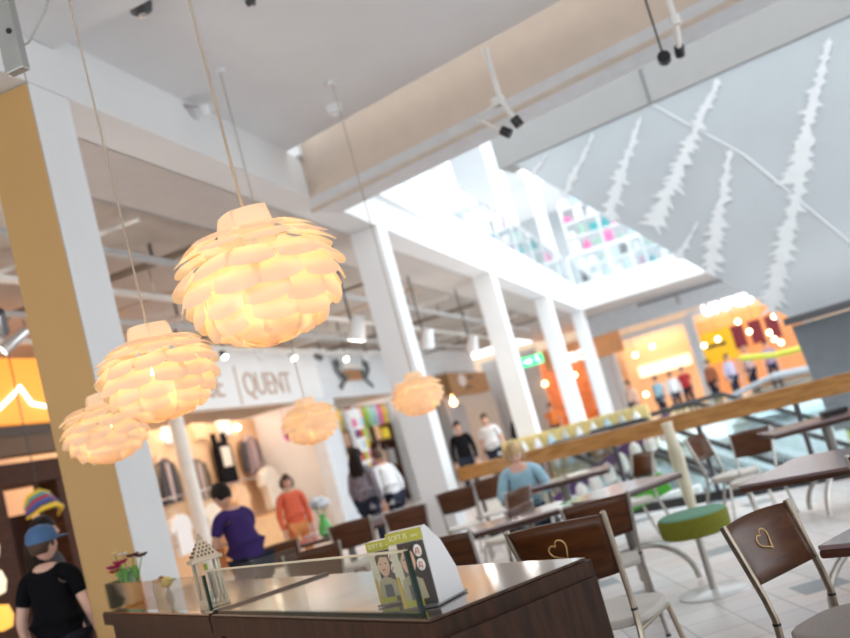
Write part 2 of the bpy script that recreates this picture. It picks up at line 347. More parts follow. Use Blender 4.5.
# bulkhead over the atrium and glossy panel with painted reflections (upper right)
EN = (-1.89, 13.7, 0); EA = math.radians(-15.3)          # same slant as the atrium edge
def placed(o): o.location = EN; o.rotation_euler = (0, 0, EA); return o
placed(struct('wall_bulkhead', MB().plate([(-.27, 5.06), (9, 5.06), (9, 9), (-.27, 9)], 0, .5), BULK))
t = thing('stair_enclosure', 'pale glossy sloping panel with painted white tree-shaped reflections under the bulkhead', 'panel', EN, EA)
MB().plate([(-.02, 5.05), (3.01, 1.74), (9, 1.74), (9, 5.05)], .02, .5).build('panel', PANEL, t, smooth=False)
MB().tube([(2.18, .018, 5.04), (3.12, .018, 3.91), (3.97, .018, 2.41)], .012, 6).build('seam', mat('seam', (.75, .78, .8)), t)
placed(struct('trim_15', MB().box((2.17, -.006, 6.1), (.035, .012, 2.06)), mat('joint_grey', (.20, .20, .21))))
MB().box((6.0, -.05, 1.69), (6.0, .6, .09)).build('edge_bar', DARKM, t, smooth=False)
def reflection_streak(x0, z0, x1, z1, w_):  # reflections on the gloss, drawn as flat white tree-shaped streaks
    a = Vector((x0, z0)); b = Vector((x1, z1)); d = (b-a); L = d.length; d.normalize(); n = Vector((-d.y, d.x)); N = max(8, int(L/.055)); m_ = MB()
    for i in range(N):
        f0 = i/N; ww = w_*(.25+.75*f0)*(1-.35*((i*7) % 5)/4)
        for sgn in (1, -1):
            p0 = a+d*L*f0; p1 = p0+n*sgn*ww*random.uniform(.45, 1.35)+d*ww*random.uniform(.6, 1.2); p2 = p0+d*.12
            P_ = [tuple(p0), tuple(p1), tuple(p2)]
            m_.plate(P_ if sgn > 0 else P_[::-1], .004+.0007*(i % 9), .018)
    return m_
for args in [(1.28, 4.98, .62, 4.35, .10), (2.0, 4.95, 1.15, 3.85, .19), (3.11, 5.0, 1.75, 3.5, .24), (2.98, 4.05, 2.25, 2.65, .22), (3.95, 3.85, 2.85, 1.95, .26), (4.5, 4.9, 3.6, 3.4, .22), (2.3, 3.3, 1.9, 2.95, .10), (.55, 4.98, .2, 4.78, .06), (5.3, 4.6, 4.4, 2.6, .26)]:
    reflection_streak(*args).build('reflection_streak', STREAK, t, smooth=False)
placed(struct('wall_slate', MB().plate([(3.05, .2), (9, .2), (9, 1.63), (2.95, 1.63)], .3, .5), SLATE))

# sprinkler pipes with black nozzles
PIPE = mat('pipe_white', (.78, .76, .72), .4)
def nozzle(label, top, pts, r=.022):
    q = thing('sprinkler_pipe', label, 'pipe', (0, 0, 0)); MB().tube([top]+pts, r).build('pipe', PIPE, q)
    e = Vector(pts[-1]); d = (e-Vector(pts[-2])).normalized()
    MB().tube([e-d*.01, e+d*.07], .038, 10).build('nozzle', BLACK, q); MB().tube([Vector(pts[0])-Vector((0, 0, .03)), Vector(pts[0])+Vector((0, 0, .04))], .035, 10).build('coupling', PIPE, q)
    return q
nozzle('white pipe dropping from the ceiling edge to a black nozzle, left one', (-.93, 7.0, 4.2), [(-.93, 7.0, 3.76), (-.87, 7.02, 3.6)])
nozzle('thin white side pipe with black nozzle beside the left dropper', (-.93, 7.0, 3.80), [(-.97, 7.0, 3.76), (-1.14, 7.0, 3.69), (-.98, 7.0, 3.54)], .014)
nozzle('white pipe dropping from the ceiling edge to a black nozzle, right one', (.44, 6.9, 4.2), [(.44, 6.9, 3.83), (.42, 7.1, 3.70)])
tag(MB().tube([(.30, 7.14, 3.68), (.30, 7.14, 4.2)], .008, 6).tube([(.30, 7.1, 3.68), (.30, 7.16, 3.67)], .05, 12).build('black_port', BLACK), 'small black round port beside the right sprinkler dropper', 'port')
tag(MB().tube([(bX+.05, 9.42, 4.17), (6, 6.23, 4.17)], .03).build('edge_pipe', mat('pipe_beige', (.60, .52, .44), .5)), 'beige pipe running along the slanted ceiling edge', 'pipe')
for (x, y), lb in zip([(-2.92, 5.55), (-2.35, 6.12), (-2.73, 8.55)], ['black round ceiling spot at the top of the view, left one', 'small black ceiling spot left of the slanted edge', 'small white smoke detector on the grey ceiling']):
    q = thing('ceiling_spot' if 'spot' in lb else 'smoke_detector', lb, 'lamp' if 'spot' in lb else 'detector', (x, y, BT))
    mm = DARKM if 'spot' in lb else WHITE
    if 'small black' in lb: q.scale = (.45, .45, .45)
    MB().lathe([(.03, -.10 if 'spot' in lb else -.09), (.075, -.07), (.085, -.01), (.085, 0)]).build('housing', mm, q)
    MB().lathe([(.001, -.115), (.03, -.11), (.03, -.09)]).build('lens', CHROME if mm is DARKM else WHITE, q)
q = thing('smoke_detector', 'white detector with bracket on the side of the white beam', 'detector', (bX+.0, 7.3, 4.78))
MB().lathe([(.001, -.10), (.05, -.09), (.065, -.02), (.065, 0)], (.12, 0, -.02)).build('housing', WHITE, q); MB().tube([(0, -.12, 0), (.12, 0, -.02)], .012).build('bracket', STEEL, q)
# galvanised bracket and cable loop top left
q = thing('cable_post', 'grey metal channel hanging at the top left corner', 'channel', (-2.44, 3.4, 0))
MB().box((0, 0, 4.14), (.095, .05, 1.40), bev=.006).build('channel', mat('galvanised', (.42, .42, .40), .4, .7), q, smooth=False)
for z in (3.62, 3.84, 4.1): MB().tube([(0.02, -.02, z), (.02, -.032, z)], .013).build('hole_plug', BLACK, q)
CBL = mat('cable_beige', (.55, .45, .33), .5)
tag(MB().tube([(-2.1+.0, 3.45, 4.8), (-2.12, 3.45, 4.1), (-2.16, 3.44, 3.86), (-2.25, 3.43, 3.68), (-2.37, 3.42, 3.56), (-2.47, 3.41, 3.55), (-2.5, 3.41, 3.62)], .006, 6).build('cable', mat('cable_grey', (.4, .4, .38), .5)), 'thin grey cable looping from the ceiling to the metal channel', 'cable')

# open ceiling over the side aisle: ducts, rails, pipes
tag(MB().box((-4.80, 14.2, 4.46), (.12, 20, .12)).build('cable_tray', mat('tray_blue_grey', (.34, .35, .38), .5), smooth=False), 'long grey cable tray under the side aisle ceiling', 'tray')
for k, y in enumerate((6.6, 8.2, 9.8, 11.4, 13.0, 15.2, 17.4, 19.6, 22, 24.4, 27, 30)):
    lb = 'ceiling pipe crossing the side aisle, %s from the near end' % ['first', 'second', 'third', 'fourth', 'fifth', 'sixth', 'seventh', 'eighth', 'ninth', 'tenth', 'eleventh', 'twelfth'][k]
    q = thing('ceiling_pipe', lb, 'pipe', (-4.9, y, 4.34), 0, 'pipes under the side aisle ceiling')
    mm = [BRN, PIPE, mat('rail_brown', (.22, .17, .13), .5)][k % 3]
    MB().tube([(0, 0, 0), (-4.0, 0, 0)], .028 if k % 2 else .045).build('pipe', mm, q)
    for xx in (-.9, -2.6): MB().box((xx, 0, .14), (.03, .03, .24)).build('hanger', DARKM, q, smooth=False)
for k, x in enumerate((-5.3, -6.3, -7.3, -8.3)):
    q = thing('ceiling_rail', 'white ceiling rail running along the side aisle, %s from the columns' % ['first', 'second', 'third', 'fourth'][k], 'rail', (x, 5.5, 4.12), 0, 'rails along the side aisle')
    MB().box((0, 12.5, 0), (.08, 25, .06)).build('rail', PIPE if k % 2 else mat('rail_grey', (.5, .5, .5), .5), q, smooth=False)
    for y in range(1, 25, 4): MB().tube([(0, y, 0), (0, y, .48)], .012, 6).build('hanger', STEEL, q)
# spot lamps
def spot(loc, label, r=.12, h=.32, tilt=.35, m=WHITE, pw=22):
    q = thing('spot_lamp', label, 'spot lamp', loc, random.uniform(-1, 1), 'track spot lamps')
    R_ = Matrix.Rotation(tilt, 4, 'Y')
    a = MB().lathe([(r*.55, h), (r*.6, h*.95), (r*.85, .02), (r*.85, 0), (r*.78, 0), (r*.75, .03)], seg=16).build('housing', m, q); a.rotation_euler = (0, tilt, 0)
    b_ = MB().lathe([(.001, .02), (r*.74, .022)], seg=16).build('lens', BULBW, q); b_.rotation_euler = (0, tilt, 0)
    MB().tube([(0, 0, h*.6), (0, 0, 4.58-loc[2])], .015, 6).build('stem', DARKM, q)
    l = bpy.data.lights.new('spot_light', 'POINT'); l.energy = pw*.5; l.color = (1, .92, .84); l.shadow_soft_size = r*.7
    lo = bpy.data.objects.new('spot_light', l); COL.objects.link(lo); lo.parent = q; lo.location = (-.1*math.sin(tilt), 0, -.12)
spot((-4.35, 11.9, 3.0), 'large white spot lamp left of the second column', .15, .34)
spot((-4.6, 16.0, 3.05), 'white spot lamp between the second and third columns, nearer one', .15, .34)
spot((-4.55, 19.0, 3.02), 'white spot lamp between the second and third columns, farther one', .15, .32)
spot((-5.45, 6.55, 3.1), 'chrome track spot in front of the orange shop sign', .07, .26, 1.0, CHROME)
spot((-5.7, 6.9, 3.35), 'dark track spot above the chrome one by the orange sign', .08, .24, .9, DARKM)
for k in range(7):
    spot((-8.3, 14.2+k*1.5, 3.95), 'small track spot in the line over the white shop fascia, %s from the near end' % ['first', 'second', 'third', 'fourth', 'fifth', 'sixth', 'seventh'][k], .08, .2, -.8, [WHITE, DARKM][k % 3 == 1], 2)

# exit sign
q = thing('exit_sign', 'lit green exit sign hanging between the third and fourth columns', 'sign', (-4.75, 26.5, 2.92), math.radians(6))
MB().box((0, 0, 0), (.62, .08, .26), bev=.01).build('light_box', EXITG, q, smooth=False)
arrow = [(-.22, .03), (-.10, .03), (-.10, .08), (.0, 0), (-.10, -.08), (-.10, -.03), (-.22, -.03)]
MB().plate(arrow, -.052, -.042).build('arrow', SIGNW, q, smooth=False)
MB().ball((.15, -.045, .07), (.03, .01, .03)).build('running_figure', SIGNW, q)
MB().tube([(.13, -.045, .04), (.16, -.045, -.02), (.2, -.045, -.09)], .018, 6).build('running_figure', SIGNW, q)
for x in (-.2, .2): MB().tube([(x, 0, .12), (x, 0, 1.6)], .008, 6).build('hanger', STEEL, q)

# ================================================================== SHOPS ALONG THE LEFT
# shop 1: orange lightbox sign
q = thing('shop_sign', 'glowing orange shop sign panel behind the ochre column', 'sign', (-9, 11, 3.62))
MB().box((0, 0, 0), (.16, 4.4, .92)).build('light_box', ORANGEL, q, smooth=False)
MB().tube([(.1, -1.0, -.15), (.1, -.6, -.25), (.1, -.25, -.05), (.1, -.12, .05), (.1, .05, -.2), (.1, .5, -.28), (.1, .8, -.2)], .028, 8).build('emblem', SIGNW, q)
struct('trim_13', MB().box((-9.0, 11, 3.05), (.3, 4.6, .14)), mat('brown_lintel', (.06, .03, .015), .5))
struct('trim_14', MB().box((-9.0, 11, 2.86), (.24, 4.6, .26)), mat('grey_lintel', (.17, .10, .06), .7))
DKW = wood('dark_shop_wood', (.035, .012, .006), (.09, .03, .012), .7, 0)
AMB = mat('amber_wall', (.70, .27, .05), .5, var=.3, scale=1.5)
struct('wall_amber', MB().box((-12.0, 10.9, 1.5), (.12, 4.6, 3.0)), AMB)
q = thing('wooden_portal', 'dark brown wooden shop portal with orange side panels', 'portal', (-9.3, 10.6, 0))
MB().box((0, 1.1, 1.2), (.4, .5, 2.4)).build('post', DKW, q, smooth=False); MB().box((0, -.5, 1.25), (.4, .6, 2.5)).build('post', DKW, q, smooth=False)
MB().box((0, .3, 2.5), (.5, 2.4, .3)).build('lintel', DKW, q, smooth=False)
MB().box((-.5, .35, 1.0), (.1, 1.3, 2.0)).build('dark_door', mat('dark_door', (.03, .012, .008)), q, smooth=False)
MB().box((.0, 1.7, 1.3), (.3, .5, 2.6)).build('side_panel', ORANGE, q, smooth=False); MB().box((.0, -1.1, 1.3), (.3, .3, 2.6)).build('side_panel', ORANGE, q, smooth=False)
# a bundle of coloured plumes by the portal
for k, (m_, cnm) in enumerate([(YEL, 'yellow'), (TEAL, 'teal'), (RED, 'red'), (BLUE, 'blue'), (PURP, 'purple'), (YEL, 'second yellow')]):
    pts = [(0, -.26, 1.98-.028*k), (.02+.03*k, -.18, 2.08-.034*k), (.03+.04*k, 0, 2.13-.04*k), (.02+.03*k, .16, 2.09-.04*k), (0, .28, 1.98-.035*k)]
    tag(MB().tube(pts, [.012, .028, .032, .028, .010], 10).build('plume', m_, loc=(-7.85, 9.5, -.02)), '%s curved plume in the bundle hanging by the dark wooden portal' % cnm, 'plume', 'coloured plumes')
tag(MB().tube([(-7.83, 9.5, 1.8), (-7.83, 9.5, 4.55)], .008, 6).build('hanging_wire', DARKM), 'thin wire holding the coloured plumes', 'wire')
# bright lamps / white goods at far left lower
for k, (y, z) in enumerate([(8.05, 1.45), (8.05, 1.1), (8.05, .75)]):
    tag(MB().lathe([(.02, 0), (.10, .02), (.13, .13), (.10, .24), (.02, .26)]).build('paper_lamp', [mat('paper_glow', (1, .82, .6), emit=.3), MATS.get('paper_glow'), mat('amber_glow', (1, .5, .08), emit=.4)][k], loc=(-7.4, y, z)), ['cream paper lantern at the left edge, top one', 'cream paper lantern at the left edge, middle one', 'amber paper lantern at the left edge, lowest one'][k], 'lantern')

# shop 2 sign: SE|QUENT
q = thing('shop_sign', 'dark thin lettering reading SE|QUENT on the white shop fascia', 'sign', (-8.98, 16.0, 3.36))
LET = mat('sign_letters', (.55, .40, .32), .5)
text_obj('SE', .70, LET, q, (0, 0, 0), (PI/2, 0, PI/2), 'lettering', .01, .95); text_obj('QUENT', .70, LET, q, (0, 1.45, 0), (PI/2, 0, PI/2), 'lettering', .01, .95)
MB().box((0, 1.22, .22), (.02, .035, .8)).build('divider_bar', LET, q, smooth=False)
# shop pillar
tag(MB().lathe([(.13, 0), (.13, 3.12)], seg=20).build('round_pillar', mat('pillar_white', (.80, .76, .70), .4), loc=(-9.0, 14.7, 0)), 'slim round white pillar in front of the clothes shop', 'pillar')
for k, (y, lb) in enumerate([(21.0, 'white pilaster with shadow gap beside the clothes shop'), (28.6, 'white pilaster beyond the accessories shop')]):
    tag(MB().box((0, 0, 1.58), (.3, 1.1 if k == 0 else .5, 3.15), bev=.01).build('pilaster', mat('pilaster_blue', (.70, .76, .82), .4) if k == 0 else WHITE, loc=(-9.0, y, 0), smooth=False), lb, 'pilaster')
struct('wall_clothes_back', MB().box((-10.75, 17.2, 1.6), (.1, 7.4, 3.1)), mat('peach_wall', (.80, .52, .30), .6, var=.08, scale=1))
# garments on the wall (facing +x)
def garment(name, label, loc, m1, kind='jacket', m2=None, s=1.0):
    q = thing(name, label, name.replace('_', ' '), loc, PI/2, None, s)   # plate in x,z -> rotated to face +x
    q['group'] = 'clothes on the shop wall'
    body = [(-.22, -.38), (.22, -.38), (.21, -.05), (.20, .18), (.08, .26), (-.08, .26), (-.20, .18), (-.21, -.05)]
    MB().plate(body, -.06, .04).build('body', m1, q, smooth=False)
    MB().tube([(0, 0, .32), (0, .55/s if 'lower' in label else .2/s, .34)], .008, 6).build('hook', STEEL, q)
    if kind in ('jacket', 'shirt'):
        L = .52 if kind == 'jacket' else .2
        for sg in (-1, 1): MB().tube([(sg*.19, 0, .18), (sg*.27, 0, .0), (sg*(.30 if kind == 'jacket' else .31), 0, .2-L)], [.07, .06, .045], 8).build('sleeve', m2 or m1, q)
    if kind == 'jacket':
        MB().plate([(-.05, .25), (.05, .25), (.03, -.36), (-.03, -.36)], -.075, -.058).build('front_opening', mat('lining', (.55, .42, .40)), q, smooth=False)
        MB().tube([(-.07, -.04, .27), (0, -.07, .22), (.07, -.04, .27)], .025, 6).build('collar', m1, q)
    if kind == 'top':
        for sg in (-1, 1): MB().box((sg*.15, 0, .30), (.09, .05, .2)).build('strap', m1, q, smooth=False)
        MB().box((0, -.065, .02), (.26, .012, .3)).build('print', WARMW, q, smooth=False)
    MB().tube([(-.14, 0, .24), (0, 0, .32), (.14, 0, .24)], .008, 6).build('hanger', STEEL, q)
JG = mat('charcoal_cloth', (.06, .055, .06), .8); JP = mat('mauve_cloth', (.34, .25, .27), .8); JB = mat('brown_cloth', (.20, .15, .10), .8); JD = mat('black_cloth', (.010, .010, .012), .9, spec=.1)
garment('jacket', 'charcoal jacket on the clothes shop wall left of the round pillar', (-10.55, 16.4, 2.15), JG, 'jacket', JB, 1.35)
garment('jacket', 'brown and black jacket on the clothes shop wall right of the round pillar', (-10.55, 17.55, 2.05), JB, 'jacket', JD, 1.3)
garment('top', 'black sleeveless top with pale square print on the shop wall', (-10.55, 18.75, 2.32), JD, 'top', None, 1.45)
garment('jacket', 'mauve grey jacket with dark sleeve on the shop wall', (-10.55, 20.05, 2.35), JP, 'jacket', JG, 1.35)
garment('shirt', 'cream jumper on the lower rail below the mauve jacket', (-10.3, 20.1, 1.55), WARMW, 'shirt', None, 1.5)
garment('shirt', 'peach blouse on the lower rail above the man in purple', (-10.3, 18.6, 1.35), PEACH, 'shirt', None, 1.2)
garment('shirt', 'cream blouse on the lower rail behind the round pillar', (-10.3, 17.3, 1.15), WARMW, 'shirt', None, 1.2)
garment('shirt', 'white shirt on the lower rail at the near end of the shop', (-10.3, 16.1, 1.1), WHITE, 'shirt', None, 1.2)
for k, (y, z, L, lb) in enumerate([(18.2, 1.75, 4.6, 'upper clothes rail on the shop wall'), (18.2, .85, 4.8, 'lower clothes rail on the shop wall')]):
    q = thing('clothes_rail', lb, 'rail', (-10.25, y, z)); MB().tube([(0, -L/2, 0), (0, L/2, 0)], .02, 8).build('bar', CHROME, q)
    for yy in (-L/2, 0, L/2): MB().tube([(0, yy, 0), (-.5, yy, 0)], .012, 6).build('bracket', CHROME, q)
q = thing('shop_table', 'peach wooden display table behind the man in purple', 'table', (-9.9, 18.6, 0)); OR2 = mat('peach_wood', (.85, .50, .24), .5)
MB().box((0, 0, .86), (.8, 2.6, .06)).build('tabletop', OR2, q, smooth=False); MB().box((0, 0, .43), (.7, 2.4, .8)).build('body', OR2, q, smooth=False)
# frame boxes over the clothes
for k in range(4):
    tag(MB().box((0, 0, 0), (.1, .5, .35), bev=.02).build('wall_picture', [OR2, WHITE, PEACH, WHITE][k], loc=(-10.66, 16.0+k*1.1, 3.0), smooth=False), '%s picture board high on the clothes shop wall, %s from the left' % (['orange', 'white', 'peach', 'second white'][k], ['first', 'second', 'third', 'fourth'][k]), 'picture')
tag(MB().lathe([(.12, -.03), (.17, -.02), (.2, 0), (.17, .02), (.12, .03), (.12, -.03)], seg=20).tube([(-.15, 0, 0), (-2.0, 0, 0)], .006, 6).build('pink_wreath', PINK, loc=(-9.6, 20.15, 2.55)), 'pink ring ornament in the clothes shop beside the pilaster', 'ornament').rotation_euler = (0, PI/2, 0)
# spot glow lamps in the shop
for k, (y, z) in enumerate([(19.9, 2.98), (16.9, 3.0), (24.0, 3.0)]):
    tag(MB().ball((0, 0, 0), (.07, .09, .06)).build('shop_bulb', BULBW, loc=(-10.66, y, z)), ['bright lamp above the mauve jacket', 'bright lamp above the charcoal jacket', 'bright lamp in the accessories shop'][k], 'lamp')

# shop 3: accessories
q = thing('shop_sign', 'dark scroll shaped emblem with copper centre on the pale fascia', 'sign', (-8.95, 23.7, 3.72))
SGN = mat('scroll_dark', (.10, .11, .11), .4); COP = mat('copper', (.55, .28, .12), .3, .7)
for sg in (-1, 1):
    MB().tube([(0, sg*.5, .0), (0, sg*.85, -.05), (0, sg*1.1, .12), (0, sg*1.15, .35), (0, sg*1.0, .42), (0, sg*.95, .25)], .05, 8).build('scroll', SGN, q)
    MB().tube([(0, sg*.6, -.08), (0, sg*.95, -.22), (0, sg*1.15, -.34)], .04, 8).build('scroll', SGN, q)
MB().box((0, -.15, .0), (.06, 1.1, .30), bev=.02).build('plaque', COP, q, smooth=False); MB().box((.0, .55, .02), (.05, .5, .26), bev=.02).build('plaque', SGN, q, smooth=False)
MB().box((.02, -.1, .25), (.05, 1.2, .08)).build('ribbon', WARMW, q, smooth=False)
struct('wall_accessories_back', MB().box((-10.8, 24.5, 1.6), (.1, 6.4, 3.1)), mat('peach_wall', (.80, .52, .30)))
q = thing('shelf_unit', 'dark wooden shelf unit of the accessories shop', 'shelf', (-9.9, 25.1, 0))
MB().tube([(.35, -2.4, 2.95), (.35, 2.4, 2.95)], .02, 8).build('scarf_rail', DKW, q)
for y in (-1.9, 1.7): MB().tube([(0, y, 2.72), (.35, y, 2.95)], .015, 6).build('bracket', DKW, q)
for y in (-2.4, -.8, .8, 2.4): MB().box((0, y, 1.35), (.5, .1, 2.7)).build('upright', DKW, q, smooth=False)
for z in (.3, 1.1, 1.9, 2.7): MB().box((0, 0, z), (.5, 4.9, .08)).build('shelf', DKW, q, smooth=False)
SC = [(PINK, 'pink'), (YEL, 'yellow'), (mat('grey_cloth', (.5, .52, .52)), 'grey'), (RED, 'red'), (WHITE, 'white'), (mat('coral', (.85, .35, .25)), 'coral'), (LIME, 'lime'), (mat('mint', (.4, .75, .6)), 'mint'), (PALEB, 'pale blue')]
for k in range(12):
    m_, nm = SC[k % 9]
    tag(MB().tube([(0, 0, .0), (.02, .02, -.25), (0, -.02, -.5), (.01, .03, -.62)], [.05, .08, .07, .05], 8).build('scarf', m_, loc=(-9.55, 22.85+k*.40, 2.98)), '%s scarf hanging at the top of the accessories shop, %s from the left' % (nm, ['first', 'second', 'third', 'fourth', 'fifth', 'sixth', 'seventh', 'eighth', 'ninth', 'tenth', 'eleventh', 'twelfth'][k]), 'scarf', 'scarves in the accessories shop')
BAG = [mat('tan_bag', (.50, .30, .20)), mat('brown_bag', (.24, .13, .08)), OR2, mat('grey_bag', (.30, .27, .25)), MAROON, YEL, mat('khaki_bag', (.4, .34, .16))]
for r_ in range(3):
    for k in range(6):
        m_ = BAG[(k*3+r_*2) % 7]; h_ = random.uniform(.3, .5)
        q = thing('handbag', 'handbag on the dark shelf unit, %s shelf, %s from the left' % (['lowest', 'middle', 'upper'][r_], ['first', 'second', 'third', 'fourth', 'fifth', 'sixth'][k]), 'bag', (-9.85, 23.1+k*.8, .34+.8*r_), 0, 'bags on the dark shelf unit')
        MB().box((0, 0, h_/2), (.26, .6, h_), bev=.04).build('body', m_, q)
        MB().tube([(0, -.13, h_-.02), (0, -.1, h_+.13), (0, .1, h_+.13), (0, .13, h_-.02)], .012, 6).build('handle', m_, q)
# rack of small coloured things beside the pilaster
q = thing('card_rack', 'white rack of small coloured packets beside the blue white pilaster', 'rack', (-8.6, 21.95, 0))
MB().box((0, 0, 1.4), (.1, .7, 2.7)).build('panel', WHITE, q, smooth=False)
for k in range(24):
    MB().box((.08, -.24+.24*(k % 3), .45+.28*(k//3)), (.04, .16, .2)).build('packet', [PINK, YEL, LIME, PALEB, RED, WHITE, PURP][(k*5) % 7], q, smooth=False)

# shop 4 sign: wood fascia
q = thing('shop_sign', 'brown wooden fascia box with pale emblem right of the second column', 'sign', (-8.9, 34.5, 3.25))
MB().box((0, 0, 0), (.5, 5.6, .78), bev=.02).build('fascia', mat('fascia_wood', (.36, .19, .07), .5, var=.15), q, smooth=False)
MB().ball((.27, -1.2, .1), (.03, .55, .24)).build('emblem', mat('emblem_pale', (.75, .68, .66)), q)
MB().box((.28, .1, .2), (.03, .5, .1)).build('emblem', BLACK, q, smooth=False); MB().box((.28, -.4, -.18), (.03, .9, .12)).build('emblem', mat('emblem_brown', (.15, .08, .06)), q, smooth=False)
tag(MB().ball((0, 0, 0), .12).tube([(0, 0, .1), (0, 0, .27)], .03, 8).build('shop_bulb', mat('amber_bulb', (1, .55, .25), emit=5), loc=(-8.78, 31.9, 2.6)), 'round amber lamp under the wooden fascia', 'lamp')

# far shops
OR3 = mat('far_orange_wall', (.80, .38, .16), .5, var=.15, scale=.8)
def frame(name, x0, x1, y, z1, label):
    q = thing(name, label, 'shopfront', ((x0+x1)/2, y, 0)); w_ = x1-x0
    for x in (-w_/2, w_/2): MB().box((x, 0, z1/2), (.22, .3, z1)).build('jamb', mat('far_jamb', (.66, .68, .70), .5), q, smooth=False)
    MB().box((0, 0, z1+.1), (w_+.22, .3, .2)).build('lintel', MATS['far_jamb'], q, smooth=False)
    return q
frame('shopfront', -3.75, -.65, 38.6, 3.35, 'grey framed far shopfront left of the lit sign')
frame('shopfront', -.45, 3.6, 38.6, 3.5, 'far shopfront under the lit white sign')
struct('wall_far_grey', MB().box((-4.4, 38.6, 1.8), (1.0, .25, 3.6)), mat('far_jamb', (.66, .68, .70)))
struct('wall_far_shop', MB().box((-2.1, 42.6, 1.6), (3.2, .1, 3.2)), mat('peach_wall', (.80, .52, .30)))
struct('wall_far_shop', MB().box((1.7, 42.7, 1.7), (4.2, .1, 3.4)), OR3)
q = thing('shop_sign', 'lit white letters reading UNBOX over the far right shop', 'sign', (.08, 38.40, 3.38))
text_obj('UNBOX', .66, SIGNW, q, (0, 0, 0), (PI/2, 0, 0), 'lettering', .05, .92, bold=.03)
q = thing('display_board', 'bright yellow board inside the far right shop', 'board', (.2, 40.6, 2.15)); MB().box((-.6, .1, -1.1), (.06, .06, 2.1)).build('post', STEEL, q, smooth=False); MB().box((.6, .1, -1.1), (.06, .06, 2.1)).build('post', STEEL, q, smooth=False); MB().box((0, 0, 0), (1.5, .1, 1.3)).build('board', mat('board_yellow', (.95, .58, .01), .5), q, smooth=False); MB().box((0, -.06, .05), (.8, .02, .12)).build('caption_bar', BLACK, q, smooth=False)
for k, x in enumerate((1.15, 1.85, 2.5)):
    tag(MB().box((0, 0, 0), (.5, .12, .95), bev=.02).box((0, 0, 1.3), (.02, .02, 1.8)).build('hanging_banner', MAROON, loc=(x, 40.6, 2.3), smooth=False), 'dark red banner in the far right shop, %s from the yellow board' % ['first', 'second', 'third'][k], 'banner', 'dark red banners')
for k, (x, z) in enumerate([(-.45, 2.72), (-.48, 2.4), (-.25, 2.2), (.32, 2.3), (1.25, 2.75), (1.55, 2.25), (2.6, 2.55), (2.25, 2.0), (2.35, 1.7), (-2.95, 2.6), (-2.2, 2.75), (-3.0, .95), (2.55, 1.5)]):
    bb = MB().ball((0, 0, 0), .10, 10).build('light_bulb', BULB, loc=(x, 39.6, z+.1)); MB().tube([(0, 0, .09), (0, 0, 4.52-z)], .006, 5).build('cord', DARKM, bb)
    tag(bb, 'glowing round bulb in the far shops, %s' % ['left of the lit sign, topmost', 'left of the lit sign, middle', 'left of the lit sign, lowest', 'over the yellow board', 'under the end of the lit sign', 'between the red banners', 'at the right end of the far shop', 'beside the last banner, upper', 'beside the last banner, lower', 'in the left shop near its jamb', 'in the left shop near the middle', 'low in the left shop', 'low at the right shop'][k], 'bulb')
tag(MB().box((0, 0, 0), (2.3, .1, .5)).build('glowing_board', mat('cream_glow', (1, .86, .66), emit=.36), loc=(-2.1, 42.49, 2.0), smooth=False), 'pale glowing panel at the back of the far left shop', 'panel')
# orange shop behind the exit sign
struct('wall_orange_back', MB().box((-6.6, 43.0, 1.8), (5, .1, 3.6)), mat('brick_orange', (.50, .17, .06), .6, var=.3, scale=3))
q = thing('shop_sign', 'small lit white letters behind the fourth and farthest columns', 'sign', (-6.0, 38.2, 3.1)); text_obj('UNBOX', .5, SIGNW, q, (0, 0, 0), (PI/2, 0, 0), 'lettering', .05, .9); MB().box((1.2, .15, .3), (3.2, .2, .9)).build('backing_board', OR3, q, smooth=False)
for x in (0, 2.4): MB().tube([(x, .15, .7), (x, .15, 1.3)], .02, 6).build('hanger', STEEL, q)
q['label'] = 'lit white letters of the shop sign glimpsed between the fourth and fifth columns'
for k in range(5):
    bb = MB().ball((0, 0, 0), .11, 10).build('light_bulb', mat('amber_bulb', (1, .55, .25), emit=5), loc=(-6.9+k*.65, 39.9, 2.6-.3*(k % 2))); MB().tube([(0, 0, .1), (0, 0, 2.0+.3*(k % 2))], .006, 5).build('cord', DARKM, bb)
    tag(bb, 'amber bulb in the orange shop behind the exit sign, %s from the left' % ['first', 'second', 'third', 'fourth', 'fifth'][k], 'bulb')
for k in range(4): tag(MB().box((0, 0, .5+.4*(k % 2)), (.5, .4, 1.0+.8*(k % 2)), bev=.05).build('display_cube', [ORANGE, RED, ORANGE, MAROON][k], loc=(-6.7+k*.75, 40.0, 0), smooth=False), '%s display block in the orange shop, %s from the left' % (['orange', 'red', 'orange', 'maroon'][k], ['first', 'second', 'third', 'fourth'][k]), 'display')
q = thing('ceiling_track', 'dark lamp track with a spot on the far soffit', 'track', (.0, 36.4, 4.35)); MB().box((0, 0, 0), (4.2, .12, .08)).build('track', DARKM, q, smooth=False); MB().lathe([(.02, -.4), (.12, -.38), (.1, -.04), (.02, 0)], (-.6, 0, 0)).build('spot', mat('spot_grey', (.4, .4, .42)), q)

# ================================================================== HANDRAIL, ESCALATORS, GROUND BEYOND
Rail = thing('handrail', 'long oak handrail board on steel posts at the edge of the atrium', 'handrail', (-3.72, 12.79, 0), math.atan2(9.35-12.68, 2.9+3.5))
L = 9.0
MB().box((L/2, 0, .9), (L, .07, .19), bev=.012).build('rail_board', OAK, Rail, smooth=False)
MB().box((L/2, 0, .03), (L, .12, .10)).build('base_strip', RUB, Rail, smooth=False)
for k in range(8):
    MB().box((.3+k*1.15, .0, .45), (.05, .03, .82)).build('post', DARKM, Rail, smooth=False)
for k in range(7): MB().box((.3+(k+.5)*1.15, 0, .42), (1.05, .012, .66)).build('glass_panel', GLASS, Rail, smooth=False)
